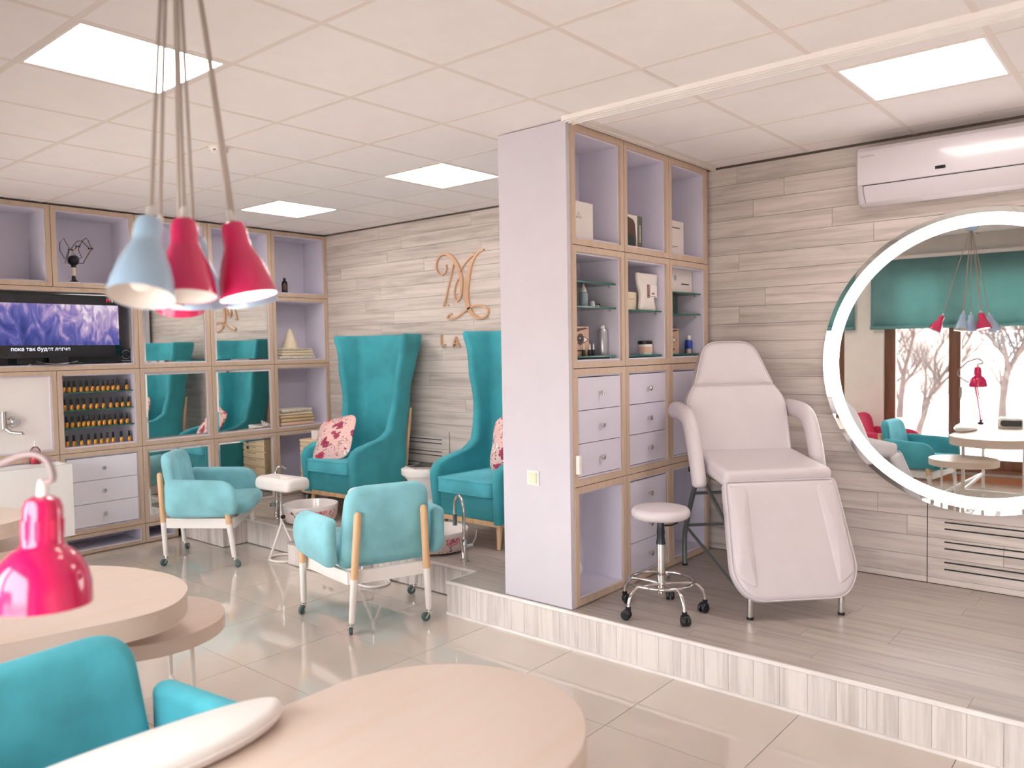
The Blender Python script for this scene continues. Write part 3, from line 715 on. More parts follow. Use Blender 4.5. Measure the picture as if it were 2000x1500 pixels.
def pillow(label, M_):
    t = thing('cushion', label, 'cushion'); t.matrix_world = M_
    P = []
    n = 48
    for k in range(n):
        a = 2*PI*k/n; c, s_ = math.cos(a), math.sin(a); q = (abs(c)**5+abs(s_)**5)**(-1/5)
        P.append((.21*c*q*(1-.10*math.cos(4*a+PI)**2 if False else 1-.05*(1-abs(math.sin(2*a)))), .21*s_*q*(1-.05*(1-abs(math.sin(2*a))))))
    MB().cushion(P, .010, .008, .07, .07, nr=3, caps=(.95, .88, .78, .66, .52, .38, .22, .1)).build('cover', floral_c, t)
    MB().tube([(x, y, 0) for x, y in P], .006, 6, True).build('seam', floral_c, t)
    return t
# square cushion leaning in the shelf-side corner of the left chair
pillow('square floral cushion on the wing chair nearer the shelf wall', Matrix.Translation(at_y(653, 857, 4.27)) @ Matrix.Rotation(math.radians(6), 4, 'Z') @ Matrix.Rotation(math.radians(58), 4, 'X') @ Matrix.Rotation(math.radians(14), 4, 'Z'))
pillow('square floral cushion on the wing chair by the partition', Matrix.Translation((-3.74, 4.42, PLAT+.68)) @ Matrix.Rotation(math.radians(78), 4, 'X'))

# ------------------------------------------------------------------ white massage chair
d_ = Vector((.722, -.692, 0))
mc = thing('massage_chair', 'white leatherette reclining massage chair on chrome legs', 'massage chair', (-1.50, 3.98, PLAT), math.atan2(d_.y, d_.x))
Zp = -PLAT
def in_plane(p0, p1):   # slab in (y, up along p0->p1), thickness along the normal towards the sitter
    a = Vector((p0[0], 0, p0[1])); b = Vector((p1[0], 0, p1[1])); u = (b-a).normalized(); n = Vector((u.z, 0, -u.x))
    return lambda y, s, w: a+u*s+Vector((0, y, 0))+n*w
b0, b1 = (-.70, .915+Zp), (-.86, 1.335+Zp); L1 = math.hypot(b1[0]-b0[0], b1[1]-b0[1])
h1 = (-.955, 1.60+Zp)
P = rpoly([(-.295, 0), (.295, 0), (.312, .36), (.25, L1+.01), (-.25, L1+.01), (-.312, .36)], [.03, .03, .12, .03, .03, .12], 6)
bk = MB().cushion(P, .05, .03, .014, 0, in_plane(b0, b1)).build('backrest', leather, mc)
f_ = in_plane(b0, b1); MB().tube([f_(x*.985, y*.985+.004, .038) for x, y in P], .004, 6, True).build('piping', leather, bk)
Lh = math.hypot(h1[0]-b1[0], h1[1]-b1[1])
P = rpoly([(-.25, 0), (.25, 0), (.155, Lh), (-.155, Lh)], [.02, .02, .09, .09], 7)
fh = in_plane((b1[0], b1[1]), h1)
hd = MB().cushion(P, .055, .03, .004, 0, fh).build('headrest', leather, mc)
MB().tube([fh(x*.985, y*.985+.002, .044) for x, y in P], .004, 6, True).build('piping', leather, hd)
P = rpoly([(-.30, 0), (.30, 0), (.30, .53), (-.30, .53)], [.03, .03, .04, .04], 5)
fs = in_plane((-.72, .918+Zp), (-.20, .862+Zp))
MB().cushion(P, .05, .03, .008, 0, lambda y, s, w: fs(y, s, -w)+Vector((0, 0, .02*(abs(y)/.3)**2))).build('seat', leather, mc)
P = rpoly([(-.305, 0), (.305, 0), (.335, .50), (.25, .62), (-.25, .62), (-.335, .50)], [.03, .03, .10, .09, .09, .10], 7)
fl_ = in_plane((-.215, .862+Zp), (.015, .30+Zp))
def legxf(y, s, w): return fl_(y, s, -w+ (.0 if abs(y) < .2 else -.0)) + Vector((0, 0, 0))
lp = MB().cushion(P, .042, .03, .0, 0, lambda y, s, w: fl_(y, s, -w)).build('leg_rest', leather, mc)
for sg in (1, -1):      # raised side bolsters
    Pb = rpoly([(sg*.19, .03), (sg*.29, .03), (sg*.315, .49), (sg*.215, .56)] if sg > 0 else [(sg*.29, .03), (sg*.19, .03), (sg*.215, .56), (sg*.315, .49)], .04, 5)
    MB().cushion(Pb, .010, .0095, .010, 0, lambda y, s, w: fl_(y, s, -(.038+w))).build('bolster', leather, lp)
MB().tube([fl_(x*.99, y*.99+.002, -.036) for x, y in P], .004, 6, True).build('piping', leather, lp)
for sg in (1, -1):
    path = smooth_open([(-.44, sg*.35, .80+Zp), (-.45, sg*.352, .86+Zp), (-.50, sg*.356, 1.0+Zp), (-.565, sg*.358, 1.13+Zp), (-.63, sg*.358, 1.185+Zp), (-.74, sg*.356, 1.202+Zp), (-.84, sg*.352, 1.205+Zp), (-.93, sg*.348, 1.19+Zp)], 5)
    n = len(path); R_ = [1.0]*n
    for k, v in ((0, .4), (1, .8), (2, .95), (n-1, .3), (n-2, .7), (n-3, .92)): R_[k] = v
    MB().tube(path, R_, 16, False, None, (.04, .052, (0, 1, 0))).build('armrest', leather, mc)
    f1 = smooth_open([(0, sg*.243, .012), (0, sg*.243, .16), (-.03, sg*.243, .24), (-.12, sg*.243, .31)], 5)
    lg = MB().tube(f1, .0155, 12).build('leg', chrome, mc); MB().cyl((0, sg*.243), .018, 0, .014, 14).build('foot_cap', black_p, lg)
    f2 = smooth_open([(-1.03, sg*.245, .012), (-1.03, sg*.245, .17), (-1.0, sg*.245, .26), (-.88, sg*.245, .46), (-.74, sg*.245, .66)], 5)
    lg = MB().tube(f2, .0155, 12).build('leg', gun, mc); MB().cyl((-1.03, sg*.245), .018, 0, .014, 14).build('foot_cap', black_p, lg)
    MB().tube([(-1.0, sg*.245, .255), (-.12, sg*.243, .10)], .009, 8).build('brace', gun, mc)
    MB().tube([(-.12, sg*.243, .31), (-.74, sg*.245, .64), (-.42, sg*.245, .64)], .012, 8).build('side_tube', gun, mc)
    MB().cyl((-.70, sg*.315), .012, .65, .68, 10).build('pivot_knob', black_p, mc)
for x, z in ((-1.0, .262), (-.86, .49), (-.10, .30)): MB().tube([(x, -.255, z), (x, .255, z)], .010, 8).build('crossbar', gun, mc)

# ------------------------------------------------------------------ round stool
sc_ = Vector((-2.083, 3.64, PLAT))
stl = thing('stool', 'round white swivel stool with chrome foot ring and black casters', 'stool', sc_, .35)
MB().cushion(ell(.152, .152, 40), .028, .026, .010, 0, lambda x, y, z: (x, y, .525+z), nr=5).build('seat', leather, stl)
MB().lathe([(.05, .485), (.05, .497)], 20).build('seat_plate', black_p, stl)
MB().cyl((0, 0), .012, .36, .49).build('piston', chrome, stl); MB().lathe([(.026, .36), (.020, .40), (.022, .42), (.018, .46), (.016, .485)], 16).build('gas_collar', black_p, stl)
MB().cyl((0, 0), .023, .10, .365).build('column', chrome, stl)
MB().tube([(0, 0, .455), (.05, .02, .455), (.085, .03, .47)], .005, 8).build('lever', black_p, stl)
MB().tube([(.168*math.cos(2*PI*k/40), .168*math.sin(2*PI*k/40), .165) for k in range(40)], .0085, 10, True).build('foot_ring', chrome, stl)
for k, a in enumerate([-.35+math.atan2(y-sc_.y, x-sc_.x) for x, y in ((-1.885, 3.525), (-2.145, 3.445), (-1.905, 3.765), (-2.15, 3.845), (-2.30, 3.64))]):
    c, s_ = math.cos(a), math.sin(a); rr = .225
    lg = MB().tube([(c*r_, s_*r_, z) for r_, z in [(p.x, p.y) for p in smooth_open([(.02, .15), (.10, .152), (.17, .15), (.205, .125), (.222, .085), (.225, .05)], 4)]], .0095, 10).build('leg', chrome, stl)
    a2 = random.uniform(0, 6.28); Rw = Matrix.Translation((c*rr, s_*rr, 0)) @ Matrix.Rotation(a2, 4, 'Z')
    cm = MB().lathe([(.012, .045), (.014, .065), (.010, .068)], 12, (c*rr, s_*rr, 0))
    for q in (-1, 1): cm.lathe([(.004, -.007), (.022, -.008), (.025, -.004), (.025, .004), (.022, .008), (.004, .007)], 18, (0, 0, 0), Rw @ basis((1, 0, 0), (0, 0, 1), (0, 1, 0), (.012, q*.013, .0252)))
    cm.cushion(rpoly([(-.014, 0), (.030, .0), (.024, .024), (-.002, .030)], .008, 3), .022, .006, xf=Rw @ basis((1, 0, 0), (0, 0, 1), (0, 1, 0), (0, 0, .025)))
    cm.build('caster', black_p, lg)

# ------------------------------------------------------------------ pedicure corner
def footrest(label, loc, rz):
    t = thing('footrest', label, 'footrest', loc, rz, 'white pedicure footrests')
    P = rrect(.42, .23, .06, 8)
    MB().cushion(P, .048, .035, .0, 0, lambda x, y, z: (x, y, .585+z-.055*math.exp(-(x/.08)**2)*(1 if z > 0 else .25)+.014*(1-(y/.12)**2)), caps=(.95, .85, .72, .6, .48, .36, .24, .12)).build('pad', white_pad, t)
    ring = [(.125*math.cos(2*PI*k/36), .105*math.sin(2*PI*k/36), .009) for k in range(36)]
    MB().tube(ring, .009, 8, True).build('base_ring', white_p, t)
    MB().tube([(-.02, 0, .56), (-.02, 0, .34)], .008, 10).build('upper_post', chrome, t)
    MB().tube([(-.02, 0, .36), (-.02, 0, .28), (-.06, -.09, .012)], .010, 10).build('front_leg', white_p, t)
    MB().tube([(-.02, 0, .30), (.10, .062, .012)], .007, 8).build('rear_leg', white_p, t)
    MB().lathe([(.014, 0), (.016, .02), (.012, .026)], 14, (0, 0, 0), basis((1, 0, 0), (0, 0, 1), (0, -1, 0), (.022, -.006, .335))).build('clamp_knob', black_p, t)
    return t
footrest('white saddle footrest on ring base beside the low step', (-5.285, 3.485, 0), math.radians(4))
footrest('white saddle footrest mostly hidden behind the centre armchair', (-4.235, 3.49, 0), math.radians(-20))
def basin(label, c):
    t = thing('foot_basin', label, 'basin', (c[0], c[1], PLAT), 0, 'floral pedicure basins')
    MB().lathe([(.0, .004), (.17, .004), (.20, .012), (.215, .05), (.222, .115)], 44, caps=(True, False)).build('floral_wall', floral_b, t)
    MB().lathe([(.222, .112), (.226, .135), (.222, .145), (.214, .140), (.20, .06), (.16, .025), (.0, .02)], 44, caps=(False, True)).build('bowl', ceramic, t)
    return t
basin('floral white foot basin by the left wing chair', (-5.50, 3.89)); basin('floral white foot basin by the arched chrome tap', (-3.985, 3.86))
def tap(label, base, to, hgt=.42, reach=.2):
    t = thing('tap', label, 'tap', (base[0], base[1], PLAT), math.atan2(to[1]-base[1], to[0]-base[0]), 'chrome pedicure taps')
    MB().lathe([(.03, 0), (.03, .008), (.021, .012), (.021, .13), (.017, .14), (.013, .15)], 20).build('body', chrome, t)
    path = [(0, 0, .14), (0, 0, hgt-reach/2)]+[(reach/2-reach/2*math.cos(a), 0, hgt-reach/2+reach/2*math.sin(a)) for a in [k/12*PI for k in range(1, 12)]]+[(reach, 0, hgt-reach/2-.01), (reach, 0, hgt-reach/2-.05)]
    MB().tube(path, .011, 12).build('spout', chrome, t)
    MB().tube([(reach, 0, hgt-reach/2-.045), (reach, 0, hgt-reach/2-.12)], .015, 12).build('spray_head', gun, t)
    MB().tube([(0, 0, .10), (0, -.055, .10)], .015, 12).build('mixer', chrome, t)
    MB().tube([(0, -.05, .10), (.01, -.085, .15), (.015, -.09, .20)], .005, 8).build('lever', chrome, t)
    return t
tap('arched chrome tap by the right foot basin', (-3.60, 3.735), (-4.0, 3.95)); 
t = thing('tap', 'chrome hand shower stand by the left foot basin', 'tap', (-5.80, 3.765, PLAT), 0, 'chrome pedicure taps')
MB().lathe([(.028, 0), (.028, .008), (.022, .012), (.022, .14), (.015, .15)], 18).build('body', chrome, t)
MB().tube([(0, 0, .14), (0, 0, .40), (.0, .02, .43), (0, .06, .435), (0, .10, .41)], .010, 10).build('spout', chrome, t)
MB().tube([(.0, 0, .12), (-.05, -.01, .12)], .014, 10).build('mixer', chrome, t); MB().lathe([(.02, 0), (.022, .012), (.012, .02)], 14, (0, 0, 0), basis((0, 1, 0), (0, 0, 1), (-1, 0, 0), (-.05, -.01, .12))).build('handle', chrome, t)
# drum side table with magazines
t = thing('side_table', 'white round drum side table between the wing chairs', 'side table', (-4.715, 4.47, PLAT))
MB().lathe([(.15, 0), (.15, .19), (.145, .20), (.15, .21), (.155, .33), (.175, .36), (.195, .385)], 36).build('drum', white_p, t)
MB().lathe([(.205, .385), (.208, .39), (.208, .43), (.20, .435)], 36).build('top', white_p, t)
for k, (dx, dy, a, c) in enumerate(((.03, -.02, .2, whitecard), (-.02, .0, -.35, khaki), (.01, .01, .55, black_p))):
    mg = thing('magazine', ['white magazine at the bottom of the drum table pile', 'olive magazine in the middle of the drum table pile', 'dark magazine on top of the drum table pile'][k], 'magazine', (-4.715+dx, 4.47+dy, PLAT+.436+k*.007), a, 'magazines on the drum table')
    MB().box(-.10, .10, -.135, .135, .001, .0055).build('pages', whitecard, mg, smooth=False); MB().box(-.102, .102, -.137, .137, .0055, .0066).build('cover', c, mg, smooth=False)
# drawer cart
ct = thing('drawer_cart', 'pale wood drawer cart on castors behind the wing chair', 'cart', (-6.20, 4.60, PLAT))
MB().box(-.20, .20, -.16, .18, .06, .55).build('body', cart_wood, ct, smooth=False); MB().box(-.21, .21, -.17, .19, .55, .57).build('top', cart_wood, ct, smooth=False)
for z0, z1 in ((.07, .245), (.255, .325), (.335, .395), (.405, .455), (.465, .505), (.51, .545)):
    dr = MB().box(-.195, .195, -.175, -.16, z0, z1).build('drawer', cart_wood, ct, smooth=False)
    MB().tube([(-.05, -.187, z1-.012), (.09, -.187, z1-.012)], .003, 8).build('handle', steel, dr)
    if z1 in (.455, .505): MB().box(.09, .12, -.182, -.175, z0+.012, z1-.008).build('lock', black_p, dr, smooth=False)
for x in (-.16, .16):
    for y in (-.13, .15): MB().lathe([(.02, 0), (.022, .02), (.02, .04), (.006, .045), (.006, .06)], 12, (x, y, 0)).build('castor', steel, ct)
bxx = thing('open_box', 'white open carton with brown lid on the drawer cart', 'box', (-6.16, 4.58, PLAT+.57))
m_ = MB()
for q in ((-.13, .13, -.10, -.094), (-.13, .13, .094, .10), (-.13, -.124, -.094, .094), (.124, .13, -.094, .094)): m_.box(q[0], q[1], q[2], q[3], .002, .085)
m_.box(-.124, .124, -.094, .094, .002, .006); m_.build('tray', whitecard, bxx, smooth=False)
MB().add([(-.13, .10, .085), (.13, .10, .085), (.13, .15, .15), (-.13, .15, .15), (-.13, .104, .083), (.13, .104, .083), (.13, .154, .148), (-.13, .154, .148)], [(0, 1, 2, 3), (7, 6, 5, 4), (0, 1, 5, 4), (1, 2, 6, 5), (2, 3, 7, 6), (3, 0, 4, 7)]).build('lid', brownbox, bxx, smooth=False)
for k in range(3): MB().tube([(-.06+.05*k, -.03+.03*k, .03), (-.03+.05*k, .02, .10+.01*k)], .012, 8).build('wrapped_tool', whitecard, bxx)
bag = thing('handbag', 'small black bag on the platform beside the drawer cart', 'bag', (-6.52, 4.62, PLAT))
MB().cushion(rpoly([(-.10, 0), (.10, 0), (.08, .26), (-.08, .26)], [.03, .03, .05, .05]), .05, .03, .02, xf=basis((1, 0, 0), (0, 0, 1), (0, -1, 0), (0, 0, .001))).build('body', black_p, bag)
MB().tube([(.06*math.cos(a), 0, .25+.12*math.sin(a)) for a in [k/10*PI for k in range(11)]], .008, 8).build('strap', black_p, bag)

# ------------------------------------------------------------------ manicure tables
def table(label, outline, legs, disc, dlegs, side_drawers=None):
    cx = sum(p[0] for p in outline)/len(outline); cy = sum(p[1] for p in outline)/len(outline)
    t = thing('manicure_table', label, 'table', (cx, cy, 0), 0, 'pale wood manicure tables')
    P = [(x-cx, y-cy) for x, y in outline]
    MB().cushion(P, .04, .002, nr=1, xf=lambda x, y, z: (x, y, .65+z), caps=(.6, .2)).build('top', table_wood, t, ang=30)
    def lg(x, y, z1, r): MB().box(x-cx-r, x-cx+r, y-cy-r, y-cy+r, 0, z1).build('leg', white_p, t, smooth=False)
    for x, y in legs: lg(x, y, .61, .014)
    dx, dy, dr = disc
    MB().cushion(ell(dr, dr, 64), .03, .002, nr=1, xf=lambda x, y, z: (x+dx-cx, y+dy-cy, .47+z), caps=(.6, .2)).build('lower_disc', table_wood, t, ang=30)
    for x, y in dlegs: MB().tube([(x-cx, y-cy, 0), (x-cx, y-cy, .44)], .009, 10).build('disc_leg', white_p, t)
    m_ = MB()
    pts = legs+dlegs
    for a, b in zip(pts, pts[1:]):
        q0, q1 = Vector(a), Vector(b); d = q1-q0; M_ = Matrix.Translation(((q0.x+q1.x)/2-cx, (q0.y+q1.y)/2-cy, .16)) @ Matrix.Rotation(math.atan2(d.y, d.x), 4, 'Z')
        m_.box(-d.length/2, d.length/2, -.008, .008, -.015, .015, M_)
    m_.build('stretcher', white_p, t, smooth=False)
    if side_drawers:
        x, y0, y1 = side_drawers
        for k in range(2):
            a = y0+(y1-y0)*k/2; b = y0+(y1-y0)*(k+1)/2-.01
            dr_ = MB().box(x-cx-.004, x-cx+.01, a-cy, b-cy, .618, .682).build('drawer', table_wood, t, smooth=False)
            MB().box(x-cx-.012, x-cx-.004, (a+b)/2-cy-.03, (a+b)/2-cy+.03, .645, .655).build('handle', black_p, dr_, smooth=False)
    return t
OA = [(-1.0, .0), (-.995, 1.22)]+[(-1.372+.377*math.cos(a), 1.275+.40*math.sin(a)) for a in [k/24*PI for k in range(1, 24)]]+[(-1.745, 1.2), (-1.755, .02)]
table('near pale wood manicure table with rounded end and floral free white armrest pad'.replace(' floral free', ' a'), OA, [(-1.10, .12), (-1.12, 1.35), (-1.62, 1.35), (-1.66, .12)], (-1.57, 1.60, .29), [(-1.74, 1.66), (-1.60, 1.80)], (-1.752, .25, .95))
OB = smooth_closed([(-3.98, .02), (-3.97, .55), (-3.94, .95), (-3.828, 1.136), (-3.627, 1.365), (-3.42, 1.49), (-3.17, 1.545), (-2.99, 1.52), (-2.88, 1.465), (-2.775, 1.36), (-2.745, 1.22), (-2.79, .98), (-2.86, .74), (-3.02, .5), (-3.08, .1)], 5)
table('middle pale wood manicure table beyond the pink desk lamp', OB, [(-3.15, .2), (-3.0, 1.25), (-3.65, 1.2), (-3.8, .15)], (-3.27, 1.475, .32), [(-3.03, 1.56), (-3.42, 1.66)])
OC = smooth_closed([(-5.85, .28), (-5.8, .9), (-5.68, 1.45), (-5.38, 1.655), (-5.15, 1.662), (-4.97, 1.60), (-4.88, 1.50), (-4.85, 1.35), (-4.86, .9), (-4.87, .26)], 5)
table('far pale wood manicure table at the left edge', OC, [(-5.0, .4), (-5.02, 1.3), (-5.6, 1.3), (-5.7, .4)], (-5.35, 1.5, .31), [(-5.1, 1.62), (-5.45, 1.7)])
ap = thing('armrest_pad', 'long white padded hand rest on the near table', 'hand rest', (-1.70, .78, .691))
def padxf(x, y, z):
    return (x+.10*((y/.3)**2)*-.25+.02*(y/.3), y, .026+z)
MB().cushion(ell(.10, .32, 48), .024, .022, .012, 0, padxf, nr=5).build('cushion', white_pad, ap)
MB().tube([padxf(x*1.0, y*1.0, 0) for x, y in ell(.10, .32, 48)], .003, 6, True).build('piping', white_pad, ap)
for sy in (-1, 1): MB().box(-.03, .03, sy*.12-.02, sy*.12+.02, 0, .004).build('foot', black_p, ap, smooth=False)
uv = thing('nail_dryer', 'white nail lamp with dark opening on the near table', 'nail lamp', (-1.38, .34, .691), math.radians(-8))
MB().cushion(rpoly([(-.115, 0), (.115, 0), (.115, .105), (-.115, .105)], [.02, .02, .04, .04]), .10, .02, xf=basis((1, 0, 0), (0, 0, 1), (0, -1, 0), (0, 0, 0))).build('housing', white_g, uv)
MB().cushion(rpoly([(-.088, .018), (.10, .018), (.10, .084), (-.088, .084)], [.03, .008, .008, .03]), .004, .002, xf=basis((1, 0, 0), (0, 0, 1), (0, -1, 0), (0, .1, 0))).build('opening', black_g, uv)

# ------------------------------------------------------------------ pink desk lamp
SHD = [(.086, 0), (.0858, .016), (.084, .040), (.0775, .065), (.066, .086), (.053, .100), (.041, .108), (.0375, .111), (.036, .116), (.0345, .16), (.0335, .183), (.0285, .197), (.017, .203), (.008, .204)]
dl = thing('desk_lamp', 'glossy magenta articulated desk lamp clamped to the near table', 'lamp', (-1.70, .045, .691))
o0 = Vector((-1.70, .045, .691)); hp = at_d(82, 1180, 1.50)-o0
Mh = Matrix.Translation(hp) @ Matrix.Rotation(math.radians(-3), 4, 'X') @ Matrix.Rotation(math.radians(-1), 4, 'Y')
sh = MB().lathe(SHD, 48, xf=Mh, caps=(False, True)).build('shade', magenta, dl)
MB().lathe([(.0855, .001), (.084, .018), (.082, .04), (.075, .064), (.06, .086), (.01, .1)], 48, xf=Mh, caps=(False, True)).build('shade_lining', shade_in, sh)
m_ = MB()
for k in range(8):
    a = k/8*2*PI+.2; m_.box(.0340, .0362, -.0045, .0045, .125, .16, Mh @ Matrix.Rotation(a, 4, 'Z'))
m_.build('vent_slot', red_e, sh, smooth=False)
MB().lathe([(.0, .02), (.02, .03), (.028, .055), (.02, .08), (.012, .1)], 20, xf=Mh).build('bulb', shade_in, sh)
MB().lathe([(.011, .202), (.009, .228), (.006, .234)], 14, xf=Mh).build('cord_grip', white_p, sh)
topc = Mh @ Vector((0, 0, .23)); 
p_end = at_d(-40, 925, 1.52)-o0
cable = smooth_open([topc, at_d(103, 935, 1.47)-o0, at_d(96, 905, 1.48)-o0, at_d(72, 888, 1.49)-o0, at_d(40, 890, 1.50)-o0, at_d(0, 907, 1.51)-o0, p_end, at_d(-120, 1050, 1.55)-o0, Vector((-.03, .16, .42))], 6)
MB().tube(cable, .0062, 8).build('cable', cord_d, dl)
sj = hp+_f*.10+Vector((0, 0, .03))
MB().tube([Vector((0, 0, .03)), Vector((-.02, .05, .25)), Vector((-.04, .12, .44))], .008, 8).build('lower_arm', red_e, dl)
MB().tube([Vector((.018, 0, .03)), Vector((-.002, .05, .25)), Vector((-.022, .12, .44))], .005, 8).build('lower_arm', red_e, dl)
MB().tube([Vector((-.04, .12, .44)), sj], .008, 8).build('upper_arm', red_e, dl)
MB().tube([sj, hp+_f*.035+Vector((0, 0, .12))], .007, 8).build('bracket', red_e, dl)
MB().lathe([(.022, -.02), (.026, 0), (.022, .022)], 16, (-.04, .12, .44)).build('joint', black_p, dl)
MB().box(-.025, .03, -.02, .03, -.105, .02).build('clamp', black_p, dl, smooth=False); MB().cyl((0, .0), .014, .0, .045).build('clamp_pin', black_p, dl)

# ------------------------------------------------------------------ pendant cluster
pc = Vector((-1.655, .87, CEIL))
pend = thing('pendant_lamp', 'pendant cluster of blue and pink metal shades on long grey cords', 'pendant lamp', pc)
MB().lathe([(.0, -.085), (.03, -.082), (.05, -.07), (.062, -.04), (.065, -.002)], 32).build('canopy', blue_e, pend)
PSH = [(.0595, 0), (.0585, .010), (.0545, .035), (.046, .066), (.036, .091), (.0295, .106), (.028, .111), (.0275, .118), (.0265, .146), (.022, .159), (.010, .165), (.004, .166)]
spec = [(275, 580, 1.47, blue_e, 0), (364, 580, 1.60, red_e, 0), (486, 580, 1.70, red_e, 1), (300, 594, 1.68, blue_e, 0), (388, 601, 1.83, blue_e, 1), (494, 592, 1.90, blue_e, 0), (352, 603, 2.02, red_e, 0)]
for px, py, dd, mm, lit in spec:
    rim = at_d(px, py, dd)-pc; topp = Vector((rim.x*.035, rim.y*.035, -.08)); ax = (topp-rim); ax.normalize()
    ax = Vector((ax.x*1.5, ax.y*1.5, ax.z)).normalized()
    q = Vector((0, 0, 1)).rotation_difference(ax).to_matrix().to_4x4(); Ms = Matrix.Translation(rim) @ q
    s_ = MB().lathe(PSH, 40, xf=Ms, caps=(False, True)).build('shade', mm, pend)
    MB().lathe([(.0588, .001), (.0575, .011), (.053, .035), (.044, .065), (.034, .089), (.0, .1)], 40, xf=Ms, caps=(False, True)).build('shade_lining', shade_in, s_)
    MB().lathe([(.0, .012), (.018, .018), (.028, .036), (.026, .055), (.014, .08), (.012, .095)], 20, xf=Ms).build('bulb', bulb_m if lit else shade_in, s_)
    MB().lathe([(.008, .165), (.007, .185), (.004, .19)], 12, xf=Ms).build('cord_grip', white_p, s_)
    a = Ms @ Vector((0, 0, .188)); mid = (a+topp)/2+Vector((rim.x*.03, rim.y*.03, -.01))
    MB().tube(smooth_open([a, mid, topp], 8), .0042, 8).build('cord', cord_m, pend)

# ------------------------------------------------------------------ round lit mirror and air conditioner
rm = thing('round_mirror', 'large round wall mirror with a glowing white ring', 'mirror', (-.865, YB-.02, 1.474))
FM = face_my((0, 0, 0)); Rm = .842
def disc(r0, r1, c0, name, m, c1=None, seg=96):
    V = []; F = []
    for r_, c_ in ((r0, c0), (r1, c0 if c1 is None else c1)):
        for k in range(seg): a = 2*PI*k/seg; V.append((r_*math.cos(a), r_*math.sin(a), c_))
    for k in range(seg): F.append((k, (k+1) % seg, seg+(k+1) % seg, seg+k))
    return MB().add(V, F, FM).build(name, m, rm)
MB().lathe([(Rm-.03, -.018), (Rm-.005, -.018), (Rm, -.01), (Rm, .018), (Rm-.002, .02)], 96, xf=FM).build('backing', white_p, rm)
MB().prism(ell(.744, .744, 96), .012, .0205, FM).build('glass', mirror_m, rm, ang=20)
disc(.744, .812, .0205, 'light_ring', ring_m)
disc(.812, Rm-.002, .0205, 'outer_glass', mirror_m)
ac = thing('air_conditioner', 'white wall mounted air conditioner above the round mirror', 'air conditioner', (-1.02, YB, 2.545))
prof = [(0, -.155), (-.10, -.165), (-.155, -.15), (-.185, -.11), (-.20, -.06), (-.208, .05), (-.205, .135), (-.19, .155), (-.05, .16), (0, .16)]
V = []
def acsec(x, sc=1.0): return [(x, y*sc if y < -.02 else y, z*(1-.0*(1-sc))) for y, z in prof]
secs = [acsec(-.445, .55), acsec(-.452+.004, .8), acsec(-.44, .95), acsec(-.425, 1.0), acsec(.425, 1.0), acsec(.44, .95), acsec(.448, .8), acsec(.45, .55)]
secs[0] = acsec(-.452, .72); secs[1] = acsec(-.446, .9); secs[2] = acsec(-.436, .975); secs[-1] = acsec(.452, .72); secs[-2] = acsec(.446, .9); secs[-3] = acsec(.436, .975)
n = len(prof); V = [p for s_ in secs for p in s_]; F = [tuple(range(n-1, -1, -1)), tuple((len(secs)-1)*n+i for i in range(n))]
for k in range(len(secs)-1):
    for i in range(n): F.append((k*n+i, k*n+(i+1) % n, (k+1)*n+(i+1) % n, (k+1)*n+i))
MB().add(V, F).build('body', ac_white, ac, ang=30)
# front panel and louver follow the face
MB().add([(-.43, -.2095, -.055), (.43, -.2095, -.055), (.43, -.214, .05), (-.43, -.214, .05), (.43, -.211, .13), (-.43, -.211, .13)], [(0, 1, 2, 3), (3, 2, 4, 5)]).build('front_panel', ac_white, ac)
MB().add([(-.40, -.193, -.105), (.41, -.193, -.105), (.41, -.205, -.064), (-.40, -.205, -.064), (-.40, -.165, -.150), (.41, -.165, -.150)], [(0, 1, 2, 3), (4, 5, 1, 0)]).build('louver', ac_white, ac)
MB().tube([(-.405, -.207, -.0605), (.412, -.207, -.0605)], .002, 6).build('louver_gap', black_gap, ac)
MB().tube([(-.405, -.207, -.0605), (-.402, -.19, -.115), (-.40, -.163, -.152)], .0015, 6).build('louver_gap', steel, ac)
MB().box(-.03, .02, -.2165, -.213, -.024, -.008).build('display', black_g, ac, smooth=False)
text('brand_lettering', 'neoclima', .022, steel, ac, face_my((-.42, -.2125, .098)), .0006)

